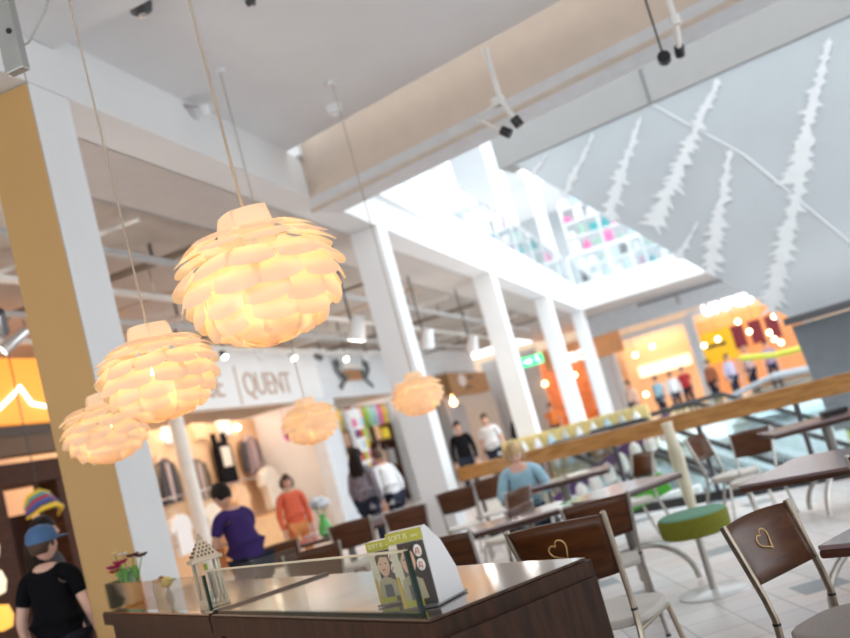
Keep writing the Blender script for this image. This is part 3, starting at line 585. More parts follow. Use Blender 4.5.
# cream tapered baluster
tag(MB().lathe([(.035, 0), (.055, .3), (.07, .62), (.05, .95), (.06, 1.0)], seg=14).build('tapered_baluster', CREAM, loc=(-.62, 9.6, 0)), 'cream tapered post standing behind the green stool', 'post').rotation_euler = (0, 0, 0)
# escalators going down to the right
WDECK = mat('escalator_deck', (.80, .84, .87), .3); GREYD = mat('escalator_steel', (.45, .50, .53), .25, .6)
def escalator(label, x0, y0, z0, rz, L, drop, w_=1.2):
    q = thing('escalator', label, 'escalator', (x0, y0, z0), rz)
    a = math.atan2(drop, L)
    for s_ in (-1, 1):
        y = s_*w_/2
        pr = [(-.9, 0), (0, 0), (L, -drop), (L, -drop-.55), (-.2, -.55), (-.9, -.4)]
        MB().plate(pr, y-.10, y+.10).build('skirt', GREYD, q, smooth=False)
        MB().plate([(-1.0, .02), (0, .02), (L, -drop+.02), (L, -drop+.10), (0, .10), (-1.0, .10)], y-.22, y+.22).build('deck', WDECK, q, smooth=False)
        MB().plate([(-1.0, .10), (0, .10), (L, -drop+.1), (L, -drop+.85), (0, .85), (-1.0, .85)], y-.012, y+.012).build('glass_panel', GLASSB, q, smooth=False)
        MB().tube([(-1.0, y, .12), (-1.2, y, .3), (-1.2, y, .7), (-1.0, y, .88), (0, y, .88), (L, y, -drop+.88)], .045, 8).build('rubber_rail', RUB, q)
    n = int(L/.35)
    st = MB()
    for k in range(n): st.box(((k+.5)*L/n, 0, -(k+.5)*drop/n-.12), (L/n+.02, w_-.2, .2))
    st.build('steps', mat('step_metal', (.25, .27, .28), .4, .5), q, smooth=False)
    return q
escalator('escalator going down to the right just beyond the oak handrail, nearer one', -2.1, 13.75, 0, math.radians(-24), 8, 4.9)
escalator('escalator going down to the right, middle one', -1.6, 15.3, 0, math.radians(-24), 8, 4.6)
escalator('escalator at the back going down to the right, farther one', -.3, 17.6, 0, math.radians(-22), 8, 4.4)
tag(MB().tube([(.45, 20, 1.42), (1.1, 20, 1.30), (1.75, 20, 1.28), (1.95, 20, 1.15), (1.97, 20, .8), (1.97, 20, -4.4)], .06, 8).build('green_rail', paint('chartreuse', (.55, .55, .05))), 'chartreuse bent rail above the far escalators', 'rail')
q = thing('far_escalator', 'steel and glass escalator head in front of the far shops', 'escalator', (-.1, 25, -.35), math.radians(-8))
for s_ in (-1, 0, 1):
    MB().plate([(0, 0), (3.5, 0), (6, -1.5), (6, -.6), (3.4, .95), (1.2, 1.1), (0, .6)], s_*.9-.03, s_*.9+.03).build('glass_panel', GLASSB, q, smooth=False)
    MB().tube([(0, s_*.9, .5), (.3, s_*.9, .95), (1.3, s_*.9, 1.15), (3.4, s_*.9, 1.0), (6, s_*.9, -.55)], .06, 8).build('rubber_rail', mat('rail_slate', (.30, .33, .36), .4), q)
    MB().plate([(0, 0), (3.5, 0), (6, -1.5), (6, -1.8), (0, -.4)], s_*.9-.12, s_*.9+.12).build('skirt', WDECK, q, smooth=False)
# purple inclined rail with white globes
q = thing('purple_balustrade', 'dark purple sloping rail behind the tables', 'rail', (-2.2, 11.9, 0)); MB().box((.68, 0, .64), (1.75, .12, .13), ry=-math.atan2(.52, 1.3)).build('rail', PURP, q, smooth=False)
for k in range(3): MB().tube([(.15+.5*k, 0, -.3), (.15+.5*k, 0, .42+.2*k)], .02, 6).build('post', STEEL, q)
for k in range(8):
    tag(MB().lathe([(.02, 0), (.065, .02), (.075, .1), (.06, .2), (.02, .24)], seg=12).build('white_cup', mat('porcelain', (.88, .88, .86), .3), loc=(-2.15+k*.19, 11.7, .16+k*.077)), 'white jar in the sloping row below the purple rail, %s from the left' % ['first', 'second', 'third', 'fourth', 'fifth', 'sixth', 'seventh', 'eighth'][k], 'jar', 'white jars under the purple rail')
tag(MB().prism([(-2.3, 11.6), (-.6, 11.6), (-.6, 12.0), (-2.3, 12.0)], -.35, .1).build('jar_plinth', WHITE, smooth=False), 'low white plinth carrying the row of white jars', 'plinth')
# yellow candy-like display
q = thing('yellow_display', 'pale yellow display wall with little blue and white items beyond the handrail', 'display', (-2.6, 16.6, 0))
MB().box((0, 0, .35), (2.6, .3, 1.5)).build('back_panel', mat('butter_yellow', (.78, .62, .25), .5, var=.15), q, smooth=False)
for k in range(3): MB().box((0, -.2, .1+.35*k), (2.6, .14, .04)).build('shelf', STEEL, q, smooth=False)
for r_ in range(3):
    for k in range(10):
        nm = ['white', 'blue', 'grey', 'pale blue'][(k+r_) % 4]
        tag(MB().lathe([(.06, 0), (.07, .02), (.06, .13), (.03, .17), (.03, .22)], seg=10).build('bottle', [WHITE, PALEB, MATS['grey_cloth'], WHITE][(k+r_) % 4], loc=(-3.75+k*.25, 16.38, .12+.35*r_)), '%s bottle on the yellow display, %s row, %s from the left' % (nm, ['lower', 'middle', 'top'][r_], ['first', 'second', 'third', 'fourth', 'fifth', 'sixth', 'seventh', 'eighth', 'ninth', 'tenth'][k]), 'bottle', 'bottles on the yellow display')
tag(MB().plate([(0, 0), (.42, .12), (.36, .3), (.12, .26), (-.06, -.1)], -.05, .05).build('green_cushion', mat('leaf_green', (.10, .55, .05), .5), loc=(-1.15, 9.3, .28), smooth=False), 'bright green cushion low behind the green stool', 'cushion')

# ================================================================== PENDANT LAMPS
def petal_mesh(Rr=.23, seed=0):
    random.seed(seed); b = bmesh.new()
    rows = [(.90, 5, .85), (.74, 8, .95), (.49, 10, 1.0), (.20, 11, 1.0), (-.09, 11, 1.0), (-.37, 11, .97), (-.61, 9, .95), (-.80, 8, .85), (-.92, 6, .7), (-.985, 4, .6)]
    for ri, (st, n, sc) in enumerate(rows):
        lat = math.asin(st)
        for k in range(n):
            az = 2*PI*(k+(ri % 2)*.5)/n + random.uniform(-.07, .07)
            w_ = .134*sc; ln = .125*sc
            rad = lambda la, e: Vector((math.cos(la)*Rr*e, 0, math.sin(la)*Rr*.82*e))
            sh = random.uniform(-.035, .035); e_ = random.uniform(-.02, .03)
            p0 = rad(min(1.45, lat+.20+sh), .85+e_*.4); p1 = rad(lat-.22+sh, 1.02+.09*math.cos(lat)+e_)
            if ri == 0: p0 = Vector((.060, 0, Rr*.90)); p1 = Vector((.075, 0, Rr*.90-.10))
            if ri == 1: p1 = rad(lat-.30+sh, 1.03+e_)
            N_ = 6; V_ = 5; g = []
            tilt = random.uniform(-.1, .1)
            for j in range(V_+1):
                v = j/V_; row = []
                for i in range(N_+1):
                    u = (i/N_-.5)
                    ww = w_*(1-.06*(1-v))
                    vv = v*(1-.15*(abs(u)*2)**2.6) if j == V_ else v
                    p = p0.lerp(p1, vv)
                    bulge = .012*math.sin(vv*PI)
                    nrm = Vector((math.cos(lat), 0, math.sin(lat)))
                    p = p+nrm*(bulge-.10*(u*u)*ww*1.6)
                    p = p+Vector((0, u*ww, 0))
                    p.z += tilt*u*.1; p.x += tilt*u*.12
                    row.append(b.verts.new(Matrix.Rotation(az, 3, 'Z') @ p))
                g.append(row)
            for j in range(V_):
                for i in range(N_): b.faces.new((g[j][i], g[j][i+1], g[j+1][i+1], g[j+1][i]))
    me = bpy.data.meshes.new('lamp_shade'); b.to_mesh(me); b.free(); me.materials.append(SHADE); me.shade_smooth(); return me
PM = petal_mesh()
def pendant(loc, label, power, top=BT, rz=0, sc=1):
    q = thing('pendant_lamp', label, 'lamp', loc, rz, 'white scale pendant lamps', sc)
    o = bpy.data.objects.new('lamp_shade', PM); COL.objects.link(o); o.parent = q
    MB().ball((0, 0, .02), (.035, .035, .045), 12).build('bulb', BULB, q)
    MB().lathe([(.02, .05), (.024, .07), (.024, .13), (.012, .15)], seg=12).build('socket', WHITE, q)
    MB().tube([(0, 0, .13), (0, 0, (top-loc[2])/sc)], .0045/sc, 6).build('cord', mat('cord_beige', (.46, .38, .30), .5), q)
    MB().lathe([(.05, -.03), (.05, 0)], (0, 0, (top-loc[2])/sc), 16).build('ceiling_cup', WHITE, q)
    l = bpy.data.lights.new('lamp_light', 'POINT'); l.energy = power; l.color = (1, .76, .48); l.shadow_soft_size = .11
    lo = bpy.data.objects.new('lamp_light', l); COL.objects.link(lo); lo.parent = q; lo.location = (0, 0, -.03)
    return q
pendant((-1.10, 2.39, 1.97), 'largest and nearest white scale pendant lamp, hanging over the counter', 1.05, rz=.3, sc=.95)
pendant((-1.98, 3.19, 1.94), 'white scale pendant lamp just behind the nearest one', 1.05, rz=.9, sc=.93)
pendant((-2.92, 4.12, 1.91), 'white scale pendant lamp low in front of the ochre column', .7, rz=.1, sc=.88)
pendant((-3.08, 6.93, 1.83), 'small far scale pendant lamp in front of the pilaster', .7, rz=.5, sc=.92)
pendant((-2.50, 8.0, 1.86), 'small far scale pendant lamp in front of the second column', .7, rz=1.2, sc=.95)

# ================================================================== COUNTER
CE = math.radians(-41)
ctr = thing('service_counter', 'dark wood service counter with bright top, nearer section below the largest lamp', 'counter', (-.81, 2.21, 0), CE)
# local: x runs towards the far left when negative, y to the back
MB().box((-.84, .26, .996), (1.66, .515, .008), bev=.002).build('worktop', COUNTT, ctr, smooth=False)
MB().box((-.84, .262, .955), (1.68, .53, .072)).build('edge_band', COUNT, ctr, smooth=False)
MB().box((-.84, .27, .455), (1.64, .47, .91)).build('body', COUNT, ctr, smooth=False)
MB().box((.004, .26, .49), (.03, .51, .92), bev=.004).build('end_panel', COUNT, ctr, smooth=False)
MB().box((-.80, .02, .80), (1.5, .012, .01)).build('groove', BLACK, ctr, smooth=False)
for k in range(9): MB().ball((-.008, .035+.05*k*1.1, .952), .004, 6).build('pin', BRONZE, ctr)
ct2 = thing('service_counter', 'far dark section of the service counter carrying the flower vase', 'counter', (-.81, 2.21, 0), CE)
MB().box((-2.64, .26, .996), (1.86, .515, .008), bev=.002).build('worktop', COUNTT, ct2, smooth=False)
MB().box((-2.64, .262, .96), (1.88, .53, .062)).build('edge_band', COUNT, ct2, smooth=False)
MB().box((-2.64, .27, .46), (1.84, .47, .92)).build('body', COUNT, ct2, smooth=False)
MB().box((-2.6, .02, .78), (1.8, .012, .01)).build('groove', BLACK, ct2, smooth=False)
def cl(x, y, z=0):
    c, s_ = math.cos(CE), math.sin(CE); return (-.81+x*c-y*s_, 2.21+x*s_+y*c, z)
EDGE = mat('glass_edge', (.01, .03, .025), .15)
g1 = thing('glass_screen', 'low glass screen with black edge on the near counter section', 'screen', cl(0, 0, 1.0), CE)
MB().box((-.87, .03, .082), (1.58, .008, .16)).build('glass_pane', GLASS, g1, smooth=False)
MB().box((-.08, .03, .082), (.012, .012, .164)).build('dark_edge', EDGE, g1, smooth=False)
MB().box((-.87, .03, .163), (1.58, .010, .005)).build('top_edge', mat('edge_light', (.7, .62, .45), .3), g1, smooth=False)
MB().box((-.87, .03, .004), (1.58, .014, .008)).build('seat_strip', EDGE, g1, smooth=False)
g2 = thing('glass_screen', 'low glass screen on the far counter section in front of the vase', 'screen', cl(0, 0, 1.005), CE)
MB().box((-2.64, .03, .07), (1.78, .008, .135)).build('glass_pane', GLASS, g2, smooth=False)
MB().box((-1.75, .03, .07), (.012, .012, .14)).build('dark_edge', EDGE, g2, smooth=False)
MB().box((-3.50, .12, .07), (.010, .18, .14)).build('end_pane', mat('brown_reflection', (.16, .12, .07), .15), g2, smooth=False)  # brown reflection on the end pane put into its colour
MB().box((-1.75, .24, .07), (.008, .38, .135)).build('side_pane', GLASS, g2, smooth=False)
tag(MB().box((0, 0, 0), (.022, .50, .012)).build('dark_joint_strip', BLACK, loc=cl(-1.69, .27, 1.003), rz=CE, smooth=False), 'black strip covering the joint between the two counter sections', 'strip')

# table tents
def tent(label, loc, rz, s):
    q = thing('table_card', label, 'card', loc, rz, 'tent cards on the counter', s)
    W_ = .118; H_ = .205; Dp = .125
    # body: front face nearly upright, back slopes with a bulge; profile in y,z
    prof = [(0, 0), (Dp, 0), (Dp*.93, H_*.35), (Dp*.62, H_*.74), (.025, H_), (.004, H_*.985)]
    b = MB(); lo = [b.b.verts.new((-W_/2, y, z)) for y, z in prof]; hi = [b.b.verts.new((W_/2, y, z)) for y, z in prof]; n = len(prof)
    b.b.faces.new(lo[::-1]); b.b.faces.new(hi)
    for i in range(n): b.b.faces.new((lo[i], lo[(i+1) % n], hi[(i+1) % n], hi[i]))
    b.build('card_body', mat('white_card', (.80, .79, .80), .5, var=.02), q, smooth=False)
    MB().box((0, .06, -.002), (W_+.008, .150, .006), bev=.002).build('base_plate', mat('acrylic', (.14, .13, .13), .1), q, smooth=False)
    OL = mat('olive_print', (.42, .39, .04), .5); PR = mat('photo_dark', (.05, .035, .03), .4); FC = mat('photo_skin', (.78, .48, .33), .5)
    MB().box((0, .0, H_*.915), (W_, .006, H_*.15)).build('olive_band', OL, q, smooth=False)
    text_obj('SOFT IS', .021, mat('card_ink', (.80, .78, .45), .5), q, (-W_*.42, -.0045, H_*.885), (PI/2, 0, 0), 'lettering', .0004, .9)
    text_obj('new', .014, MATS['card_ink'], q, (W_*.22, -.0045, H_*.89), (PI/2, 0, 0), 'lettering', .0004)
    MB().box((W_*.12, -.001, H_*.42), (W_*.74, .004, H_*.82)).build('photo', PR, q, smooth=False)
    MB().box((-W_*.36, -.001, H_*.42), (W_*.26, .004, H_*.82)).build('margin', mat('photo_cream', (.72, .62, .48), .5), q, smooth=False)
    MB().ball((-.004, -.004, H_*.60), (.024, .002, .036), 16).build('printed_face', FC, q)
    for x in (-.014, .007): MB().ball((x, -.0062, H_*.625), (.0038, .001, .0024), 8).build('printed_eye', PR, q)
    MB().ball((-.004, -.0062, H_*.53), (.007, .001, .0026), 8).build('printed_mouth', mat('print_red', (.60, .10, .08), .5), q)
    MB().plate([(-.03, .6*H_), (-.03, .76*H_), (.018, .78*H_), (.02, .72*H_), (-.012, .74*H_)], -.0072, -.0066).build('printed_hair', HAIRM, q, smooth=False)
    MB().plate([(-.048, .02), (-.036, .075), (-.008, .088), (.03, .07), (.035, .02)], -.0056, -.003).build('printed_clothes', mat('print_khaki', (.40, .34, .22), .5), q, smooth=False)
    MB().plate([(-.02, .02), (-.02, .06), (.012, .06), (.012, .02)], -.0066, -.0058).build('printed_pocket', mat('print_navy', (.06, .07, .10), .5), q, smooth=False)
    MB().plate([(-.055, .0), (-.055, .085), (-.047, .085), (-.042, .0)], -.0060, -.003).build('printed_fringe', mat('print_mustard', (.60, .38, .06), .5), q, smooth=False)
    MB().box((-.02, -.002, .012), (.07, .007, .018)).build('olive_strip', OL, q, smooth=False)
    for z in (.145, .108):
        MB().ball((.036, -.004, z), (.0135, .0022, .0165), 16).build('round_badge', mat('badge_white', (.85, .80, .74), .5), q)
        MB().tube([(.030, -.0068, z-.008), (.034, -.0068, z+.006), (.040, -.0068, z+.008), (.042, -.0068, z-.008), (.033, -.0068, z-.001)], .0016, 5).build('badge_mark', MATS['print_red'], q)
    return q
tent('larger front tent card with olive header and portrait print on the counter', cl(-.175, .085, 1.006), math.radians(-17), .98)
tent('smaller tent card with olive header behind the glass screen', cl(-.385, .12, 1.006), math.radians(-17), .86)

# lantern
lt = thing('lantern', 'ornate cream metal lantern standing on the counter between the screens', 'lantern', cl(-1.93, .105, 1.001), CE-.12, None, .88)
LM = mat('lantern_cream', (.62, .54, .42), .45, .3, var=.1)
for x in (-.05, .05):
    for y in (-.05, .05): MB().box((x, y, .115), (.012, .012, .20)).build('corner_post', LM, lt, smooth=False)
MB().box((0, 0, .008), (.125, .125, .016), bev=.003).build('base', LM, lt, smooth=False)
ff = MB()
for k in range(6):
    for sd in (-1, 1):
        ff.lathe([(.002, .016), (.007, .022), (.006, .034), (.001, .042)], (-.045+.018*k, sd*.055, 0), 6); ff.lathe([(.002, .016), (.007, .022), (.006, .034), (.001, .042)], (sd*.055, -.045+.018*k, 0), 6)
ff.build('fretwork', LM, lt)
MB().box((0, 0, .222), (.145, .145, .018), bev=.004).build('eave', LM, lt, smooth=False)
rf = MB(); v = [rf.b.verts.new(p) for p in [(-.062, -.062, .23), (.062, -.062, .23), (.062, .062, .23), (-.062, .062, .23), (-.012, -.012, .315), (.012, -.012, .315), (.012, .012, .315), (-.012, .012, .315)]]
for f_ in [(0, 1, 5, 4), (1, 2, 6, 5), (2, 3, 7, 6), (3, 0, 4, 7), (4, 5, 6, 7), (3, 2, 1, 0)]: rf.b.faces.new([v[i] for i in f_])
roof = rf.build('roof', LM, lt, smooth=False)
DT = mat('lantern_hole', (.12, .09, .05), .6); hp = MB()
for sd in range(4):
    R_ = Matrix.Rotation(sd*PI/2, 4, 'Z')
    for j in range(4):
        for k in range(5-j):
            t_ = (j+.6)/4.6; hw = .062*(1-t_)+.012*t_
            p = R_ @ Vector(((k-(4-j)/2)*.018, -hw-.0005, .236+t_*.075)); hp.ball(p, (.0045, .0045, .006), 6)
hp.build('pierced_pattern', DT, roof)
MB().lathe([(.012, .315), (.016, .322), (.006, .33), (.010, .338), (.001, .348)], seg=10).build('finial', LM, lt)
MB().box((0, -.05, .115), (.09, .003, .19)).build('glass_pane', GLASS, lt, smooth=False); MB().box((.05, 0, .115), (.003, .09, .19)).build('glass_pane', GLASS, lt, smooth=False)
MB().box((.012, .01, .10), (.05, .02, .12)).build('card_inside', mat('photo_grey', (.45, .44, .42), .5), lt, smooth=False); MB().box((.012, -.004, .185), (.055, .01, .028)).build('lime_label', mat('lime_print', (.50, .60, .04), .5), lt, smooth=False)
MB().lathe([(.02, .016), (.02, .07), (.001, .072)], (-.02, .0, 0), 12).build('candle', WARMW, lt)
# glass vase with flowers
vs = thing('flower_vase', 'small green glass vase of pink and dark flowers on the far counter section', 'vase', cl(-3.36, .13, 1.001), 0, None, 1.2)
MB().lathe([(.035, 0), (.045, .01), (.04, .06), (.028, .11), (.036, .14)], seg=18).build('vase', mat('green_glass', (.25, .42, .22), .08, alpha=.6, coat=.5), vs)
GRN = mat('stem_green', (.12, .30, .05), .6)
def flower(x, y, z, r, m_, n=9):
    b = MB()
    for k in range(n):
        a = 2*PI*k/n
        b.ball((x+math.cos(a)*r*.55, y+math.sin(a)*r*.55, z), (r*.5, r*.24, r*.2), 8, Matrix.Rotation(a, 4, 'Z') @ Matrix.Rotation(-.4, 4, 'Y'))
    f_ = b.build('flower', m_, vs); MB().ball((x, y, z+r*.15), r*.25, 8).build('flower_centre', mat('pollen', (.5, .35, .05)), f_)
    MB().tube([(x*.2, y*.2, .03), (x*.6, y*.6, z*.6), (x, y, z-.01)], .0025, 5).build('stem', GRN, vs)
MG = mat('magenta_petal', (.42, .01, .09), .5); BG = mat('burgundy_petal', (.06, .005, .015), .5)
flower(-.045, -.03, .185, .036, MG); flower(-.005, -.035, .20, .034, MG); flower(-.07, .0, .165, .028, mat('red_petal', (.45, .01, .02)))
flower(.04, .0, .215, .03, BG); flower(.07, .02, .205, .03, BG); flower(.0, .03, .15, .022, WHITE, 7); flower(-.03, .03, .23, .02, WHITE, 7); flower(-.05, .0, .245, .014, mat('pale_yellow', (.8, .75, .35)), 6)
for k in range(6): MB().ball((.03*math.cos(k), .03*math.sin(k), .14), (.02, .008, .03), 6, Matrix.Rotation(k, 4, 'Z')).build('leaf', GRN, vs)
# second little jar and yellow ornament
q = thing('candle_jar', 'small peach and cream candle jar beside the flower vase', 'jar', cl(-3.25, .24, 1.001)); MB().lathe([(.03, 0), (.032, .06), (.024, .08)], seg=14).build('jar', mat('cream_glass', (.72, .52, .33), .2), q); MB().lathe([(.025, .08), (.027, .10), (.001, .102)], seg=14).build('lid', mat('peach_lid', (.75, .33, .15)), q)
q = thing('bird_ornament', 'little yellow and brown bird shaped ornament on the far counter section', 'ornament', cl(-3.0, .22, 1.001)); MB().lathe([(.018, 0), (.02, .01), (.008, .05), (.006, .06)], seg=12).build('stand', mat('grey_stand', (.22, .24, .24)), q)
MB().ball((0, 0, .085), (.036, .024, .028)).build('body', mat('mustard', (.62, .45, .06)), q); MB().ball((-.025, 0, .105), .018).build('head', mat('brown_head', (.28, .12, .04)), q); MB().ball((.04, 0, .09), (.02, .01, .008)).build('tail', mat('sage_tail', (.3, .32, .15)), q)
# ================================================================== CHAIRS
def chair_proto(label, wood_m=None, metal=None, seat_m=None, heart=True):
    wood_m = wood_m or CHAIRW; metal = metal or BRONZE; seat_m = seat_m or SEATB
    q = thing('cafe_chair', label, 'chair', (0, 0, 0), 0, 'cafe chairs')
    # local: back at y=+.2, seat towards -y
    for sg in (-1, 1):
        pts = [(sg*.205, .34, 0), (sg*.198, .27, .22), (sg*.190, .205, .42), (sg*.190, .200, .52), (sg*.193, .215, .60), (sg*.215, .295, .90)]
        pp = []
        for a, b in zip(pts, pts[1:]):
            for t_ in (0, .5): pp.append(Vector(a).lerp(Vector(b), t_))
        pp.append(Vector(pts[-1]))
        lg = MB().tube(pp, .0125, 8, 1.35).build('rear_leg', metal, q)
        MB().tube([Vector((sg*.190, .201, .497)), Vector((sg*.190, .201, .507))], .0138, 8, 1.35).build('joint_ring', RUB, lg)
        MB().tube([(sg*.205, .34, 0), (sg*.205, .34, .015)], .016, 8).build('foot', RUB, lg)
        l2 = MB().tube([(sg*.215, -.25, 0), (sg*.20, -.21, .22), (sg*.185, -.17, .42)], .0125, 8).build('front_leg', metal, q)
        MB().tube([(sg*.215, -.25, 0), (sg*.215, -.25, .015)], .016, 8).build('foot', RUB, l2)
        MB().tube([(sg*.185, -.17, .415), (sg*.190, .20, .42)], .011, 8).build('side_rail', metal, q)
    MB().tube([(-.185, -.17, .415), (0, -.19, .415), (.185, -.17, .415)], .011, 8).build('cross_rail', metal, q)
    st = MB()
    pts = []
    for k in range(28):
        a = 2*PI*k/28; c, s_ = math.cos(a), math.sin(a); p = 3.2
        r = (abs(c)**p+abs(s_)**p)**(-1/p); pts.append((c*r*.215, s_*r*.215-.01))
    st.prism(pts, .428, .465)
    o = st.build('seat', seat_m, q); bv = o.modifiers.new('edge', 'BEVEL'); bv.width = .012; bv.segments = 3; bv.limit_method = 'ANGLE'
    # curved back panel: from z .64 to .90, wider at the top, ends turned forward
    def fn(u, v):
        zz = .655+.235*v; hw = .192+.022*v; x = (u-.5)*2*hw
        yy = .222+.075*v+.035*(1-((u-.5)*2)**2)
        zz += (.010*(1-((u-.5)*2)**2) if v > .5 else -.012*(1-((u-.5)*2)**2))
        return (x, yy, zz)
    MB().grid(fn, 14, 4).build('backrest', wood_m, q, solid=.013)
    if heart:
        H = []
        for k in range(27):
            t_ = .35+k/26*(2*PI-.55); hx = 16*math.sin(t_)**3; hz_ = 13*math.cos(t_)-5*math.cos(2*t_)-2*math.cos(3*t_)-math.cos(4*t_)
            hx *= .0024; hz_ *= .0026; H.append(((hx*.88+hz_*.48)*1.1, (hz_*.88-hx*.48)*1.1))
        for sd in (1, -1):
            P_ = []
            for a, b in zip(H, H[1:]):
                for t_ in (0, .5):
                    x = a[0]*(1-t_)+b[0]*t_; z = a[1]*(1-t_)+b[1]*t_; v = (.79+z-.655)/.235; u = .5+x*sd/(2*(.192+.022*v))
                    f_ = fn(u, min(.49, v) if v < .5 else v); P_.append((f_[0], f_[1]+sd*.0085, .79+z))
            MB().tube(P_, .0028, 5).build('heart_drawing', GOLD, q)
    return q
A_ = math.radians
c0 = chair_proto('walnut backed chair with a drawn heart seen from behind at the counter end')
c0.location = (-.75, 4.31, 0); c0.rotation_euler.z = A_(166); c0.scale = (1.06, 1.06, 1.06)
cR = chair_proto('walnut backed chair with grey fabric seat in the right foreground', seat_m=GREYS)
def chair_at(x, y, deg, label, sc=1, src=None): return dup(src or cp, (x, y, 0), A_(deg), label, None, sc)
cR.location = (.18, 3.67, 0); cR.rotation_euler.z = A_(51); cR.scale = (.92, .92, .92)
cp = chair_proto('walnut chair with curved back and pale seat right behind the heart chair', heart=False, metal=STEEL)
cp.location = (-.94, 5.94, 0); cp.rotation_euler.z = A_(189); cp.scale = (.93, .93, .93)
for x, y, dg, sc, lb in [
    (.0, 8.68, -21, .87, 'brown backed chair facing the viewer by the handrail, left of the far right table'),
    (-.15, 9.2, 65, .92, 'chair seen from the side with pale seat, behind the green stool'),
    (-1.11, 9.13, -54, .89, 'small far brown chair just left of the cream tapered post'),
    (-3.29, 9.11, 198, .98, 'brown chair with pale rim directly behind the tent cards'),
    (-3.85, 9.05, 196, 1.0, 'brown chair behind the heart row, left of the one behind the tent cards'),
    (-4.75, 9.2, 200, .95, 'dark brown chair at the row\'s left end beside the green vase'),
    (-3.30, 6.85, 205, 1.0, 'brown chair close behind the counter glass, left of the tent cards'),
    (-3.09, 10.3, 195, .97, 'brown chair with pale seat right of the tent cards, backing the second column'),
    (-2.98, 11.2, 208, .95, 'brown chair to the left of the seated woman'),
    (-2.24, 8.7, 245, .9, 'brown chair directly below the seated woman'),
    (-1.9, 7.1, 250, .89, 'brown chair between the two pale table tops'),
    (-1.80, 5.85, 170, .95, 'chair of which only a steel post shows beside the larger tent card'),
    (.70, 4.82, 160, .96, 'chair cut by the right edge, pulled up to the plum table')]:
    chair_at(x, y, dg, lb, sc)

# ================================================================== TABLES
def table(label, cx, cy, rz, lx, ly, base='arch', h=.75, topm=None):
    q = thing('cafe_table', label, 'table', (cx, cy, 0), rz, 'cafe tables')
    topm = topm or TABLET
    tp = MB().box((0, 0, h-.008), (lx-.006, ly-.006, .016), bev=.004).build('tabletop', topm, q, smooth=False)
    MB().box((0, 0, h-.03), (lx, ly, .03), bev=.012).build('edge_band', TEDGE, tp, smooth=False)
    MB().tube([(0, 0, .28), (0, 0, h-.045)], .042, 16).build('column', mat('column_grey', (.20, .19, .18), .35, .6), q)
    MB().box((0, 0, h-.055), (.34, .34, .014)).build('mounting_plate', DARKM, q, smooth=False)
    for k in range(4):
        a = PI/4+k*PI/2; P_ = []
        for j in range(9):
            t_ = j/8*PI/2; r_ = .03+.34*math.sin(t_); z = .02+.30*math.cos(t_) if True else 0
            P_.append((math.cos(a)*r_, math.sin(a)*r_, z))
        MB().tube(P_, [.02]*9, 8).build('foot', STEEL, q)
    return q
table('plum topped table with dark edge, in front of the oak handrail at the right', .537, 5.55, A_(-27), 1.0, .80)
table('plum topped table cut by the right edge in the foreground', .80, 3.33, A_(-35), 1.16, .7)
table('plum topped table left of the green stool', -.91, 6.93, A_(54), .70, .62)
table('far plum table by the handrail with a black case on it', .68, 8.55, A_(12), 1.0, .6)
table('dark table at which the woman in blue is seated', -1.72, 9.35, A_(5), .95, .6)
table('pale glossy table between the heart chair and the seated woman', -1.62, 6.75, A_(20), .72, .5, topm=mat('pale_laminate', (.45, .36, .37), .15, coat=.8))
table('dark table carrying the green vase at the left end of the chairs', -4.3, 9.9, A_(10), 1.5, .8)
table('pale table behind the chair row by the second column', -4.5, 10.95, A_(10), 1.4, .6, topm=mat('grey_laminate', (.52, .52, .55), .2, coat=.5))
tag(MB().box((0, 0, 0), (.22, .12, .045), bev=.02).build('black_case', BLACK, loc=(.78, 8.62, .775), rz=.2), 'small black case lying on the far plum table', 'case')
q = thing('flower_vase', 'green glass vase with white flowers on the dark table', 'vase', (-4.45, 9.7, .752)); MB().lathe([(.05, 0), (.08, .03), (.07, .12), (.03, .2), (.04, .24)], seg=16).build('vase', mat('bright_green_glass', (.10, .50, .10), .1, coat=.5), q)
for k in range(7):
    a = k*.9; MB().ball((.07*math.cos(a), .07*math.sin(a), .34+.03*(k % 3)), (.06, .06, .04), 8).build('flower', mat('white_blue_petal', (.70, .74, .78)), q)
    MB().tube([(0, 0, .15), (.07*math.cos(a), .07*math.sin(a), .34)], .005, 5).build('stem', GRN, q)
tag(MB().box((0, 0, 0), (.21, .29, .012)).build('paper_sheet', WARMW, loc=(-1.55, 9.3, .758), rz=.3, smooth=False), 'pale sheet of paper on the table of the seated woman', 'paper')
# stool
q = thing('green_stool', 'round green upholstered stool on a steel stem with white disc base', 'stool', (-.44, 6.52, 0), 0)
MB().lathe([(.20, .385), (.222, .395), (.228, .42), (.232, .50), (.224, .515)], seg=40).build('seat', mat('olive_velvet', (.19, .20, .012), .85, bump=.2, scale=60, var=.1), q)
MB().lathe([(.224, .515), (.212, .525), (.001, .528)], seg=40).build('seat_top', mat('velvet_sky_sheen', (.16, .36, .24), .8, bump=.2, scale=60), q)  # sky sheen on the top put into the velvet colour
MB().tube([(0, 0, .02), (0, 0, .39)], .024, 14).build('stem', STEEL, q)
MB().lathe([(.235, 0), (.235, .008), (.20, .018), (.03, .028), (.001, .03)], seg=40).build('base', mat('stool_base', (.80, .80, .80), .25), q)

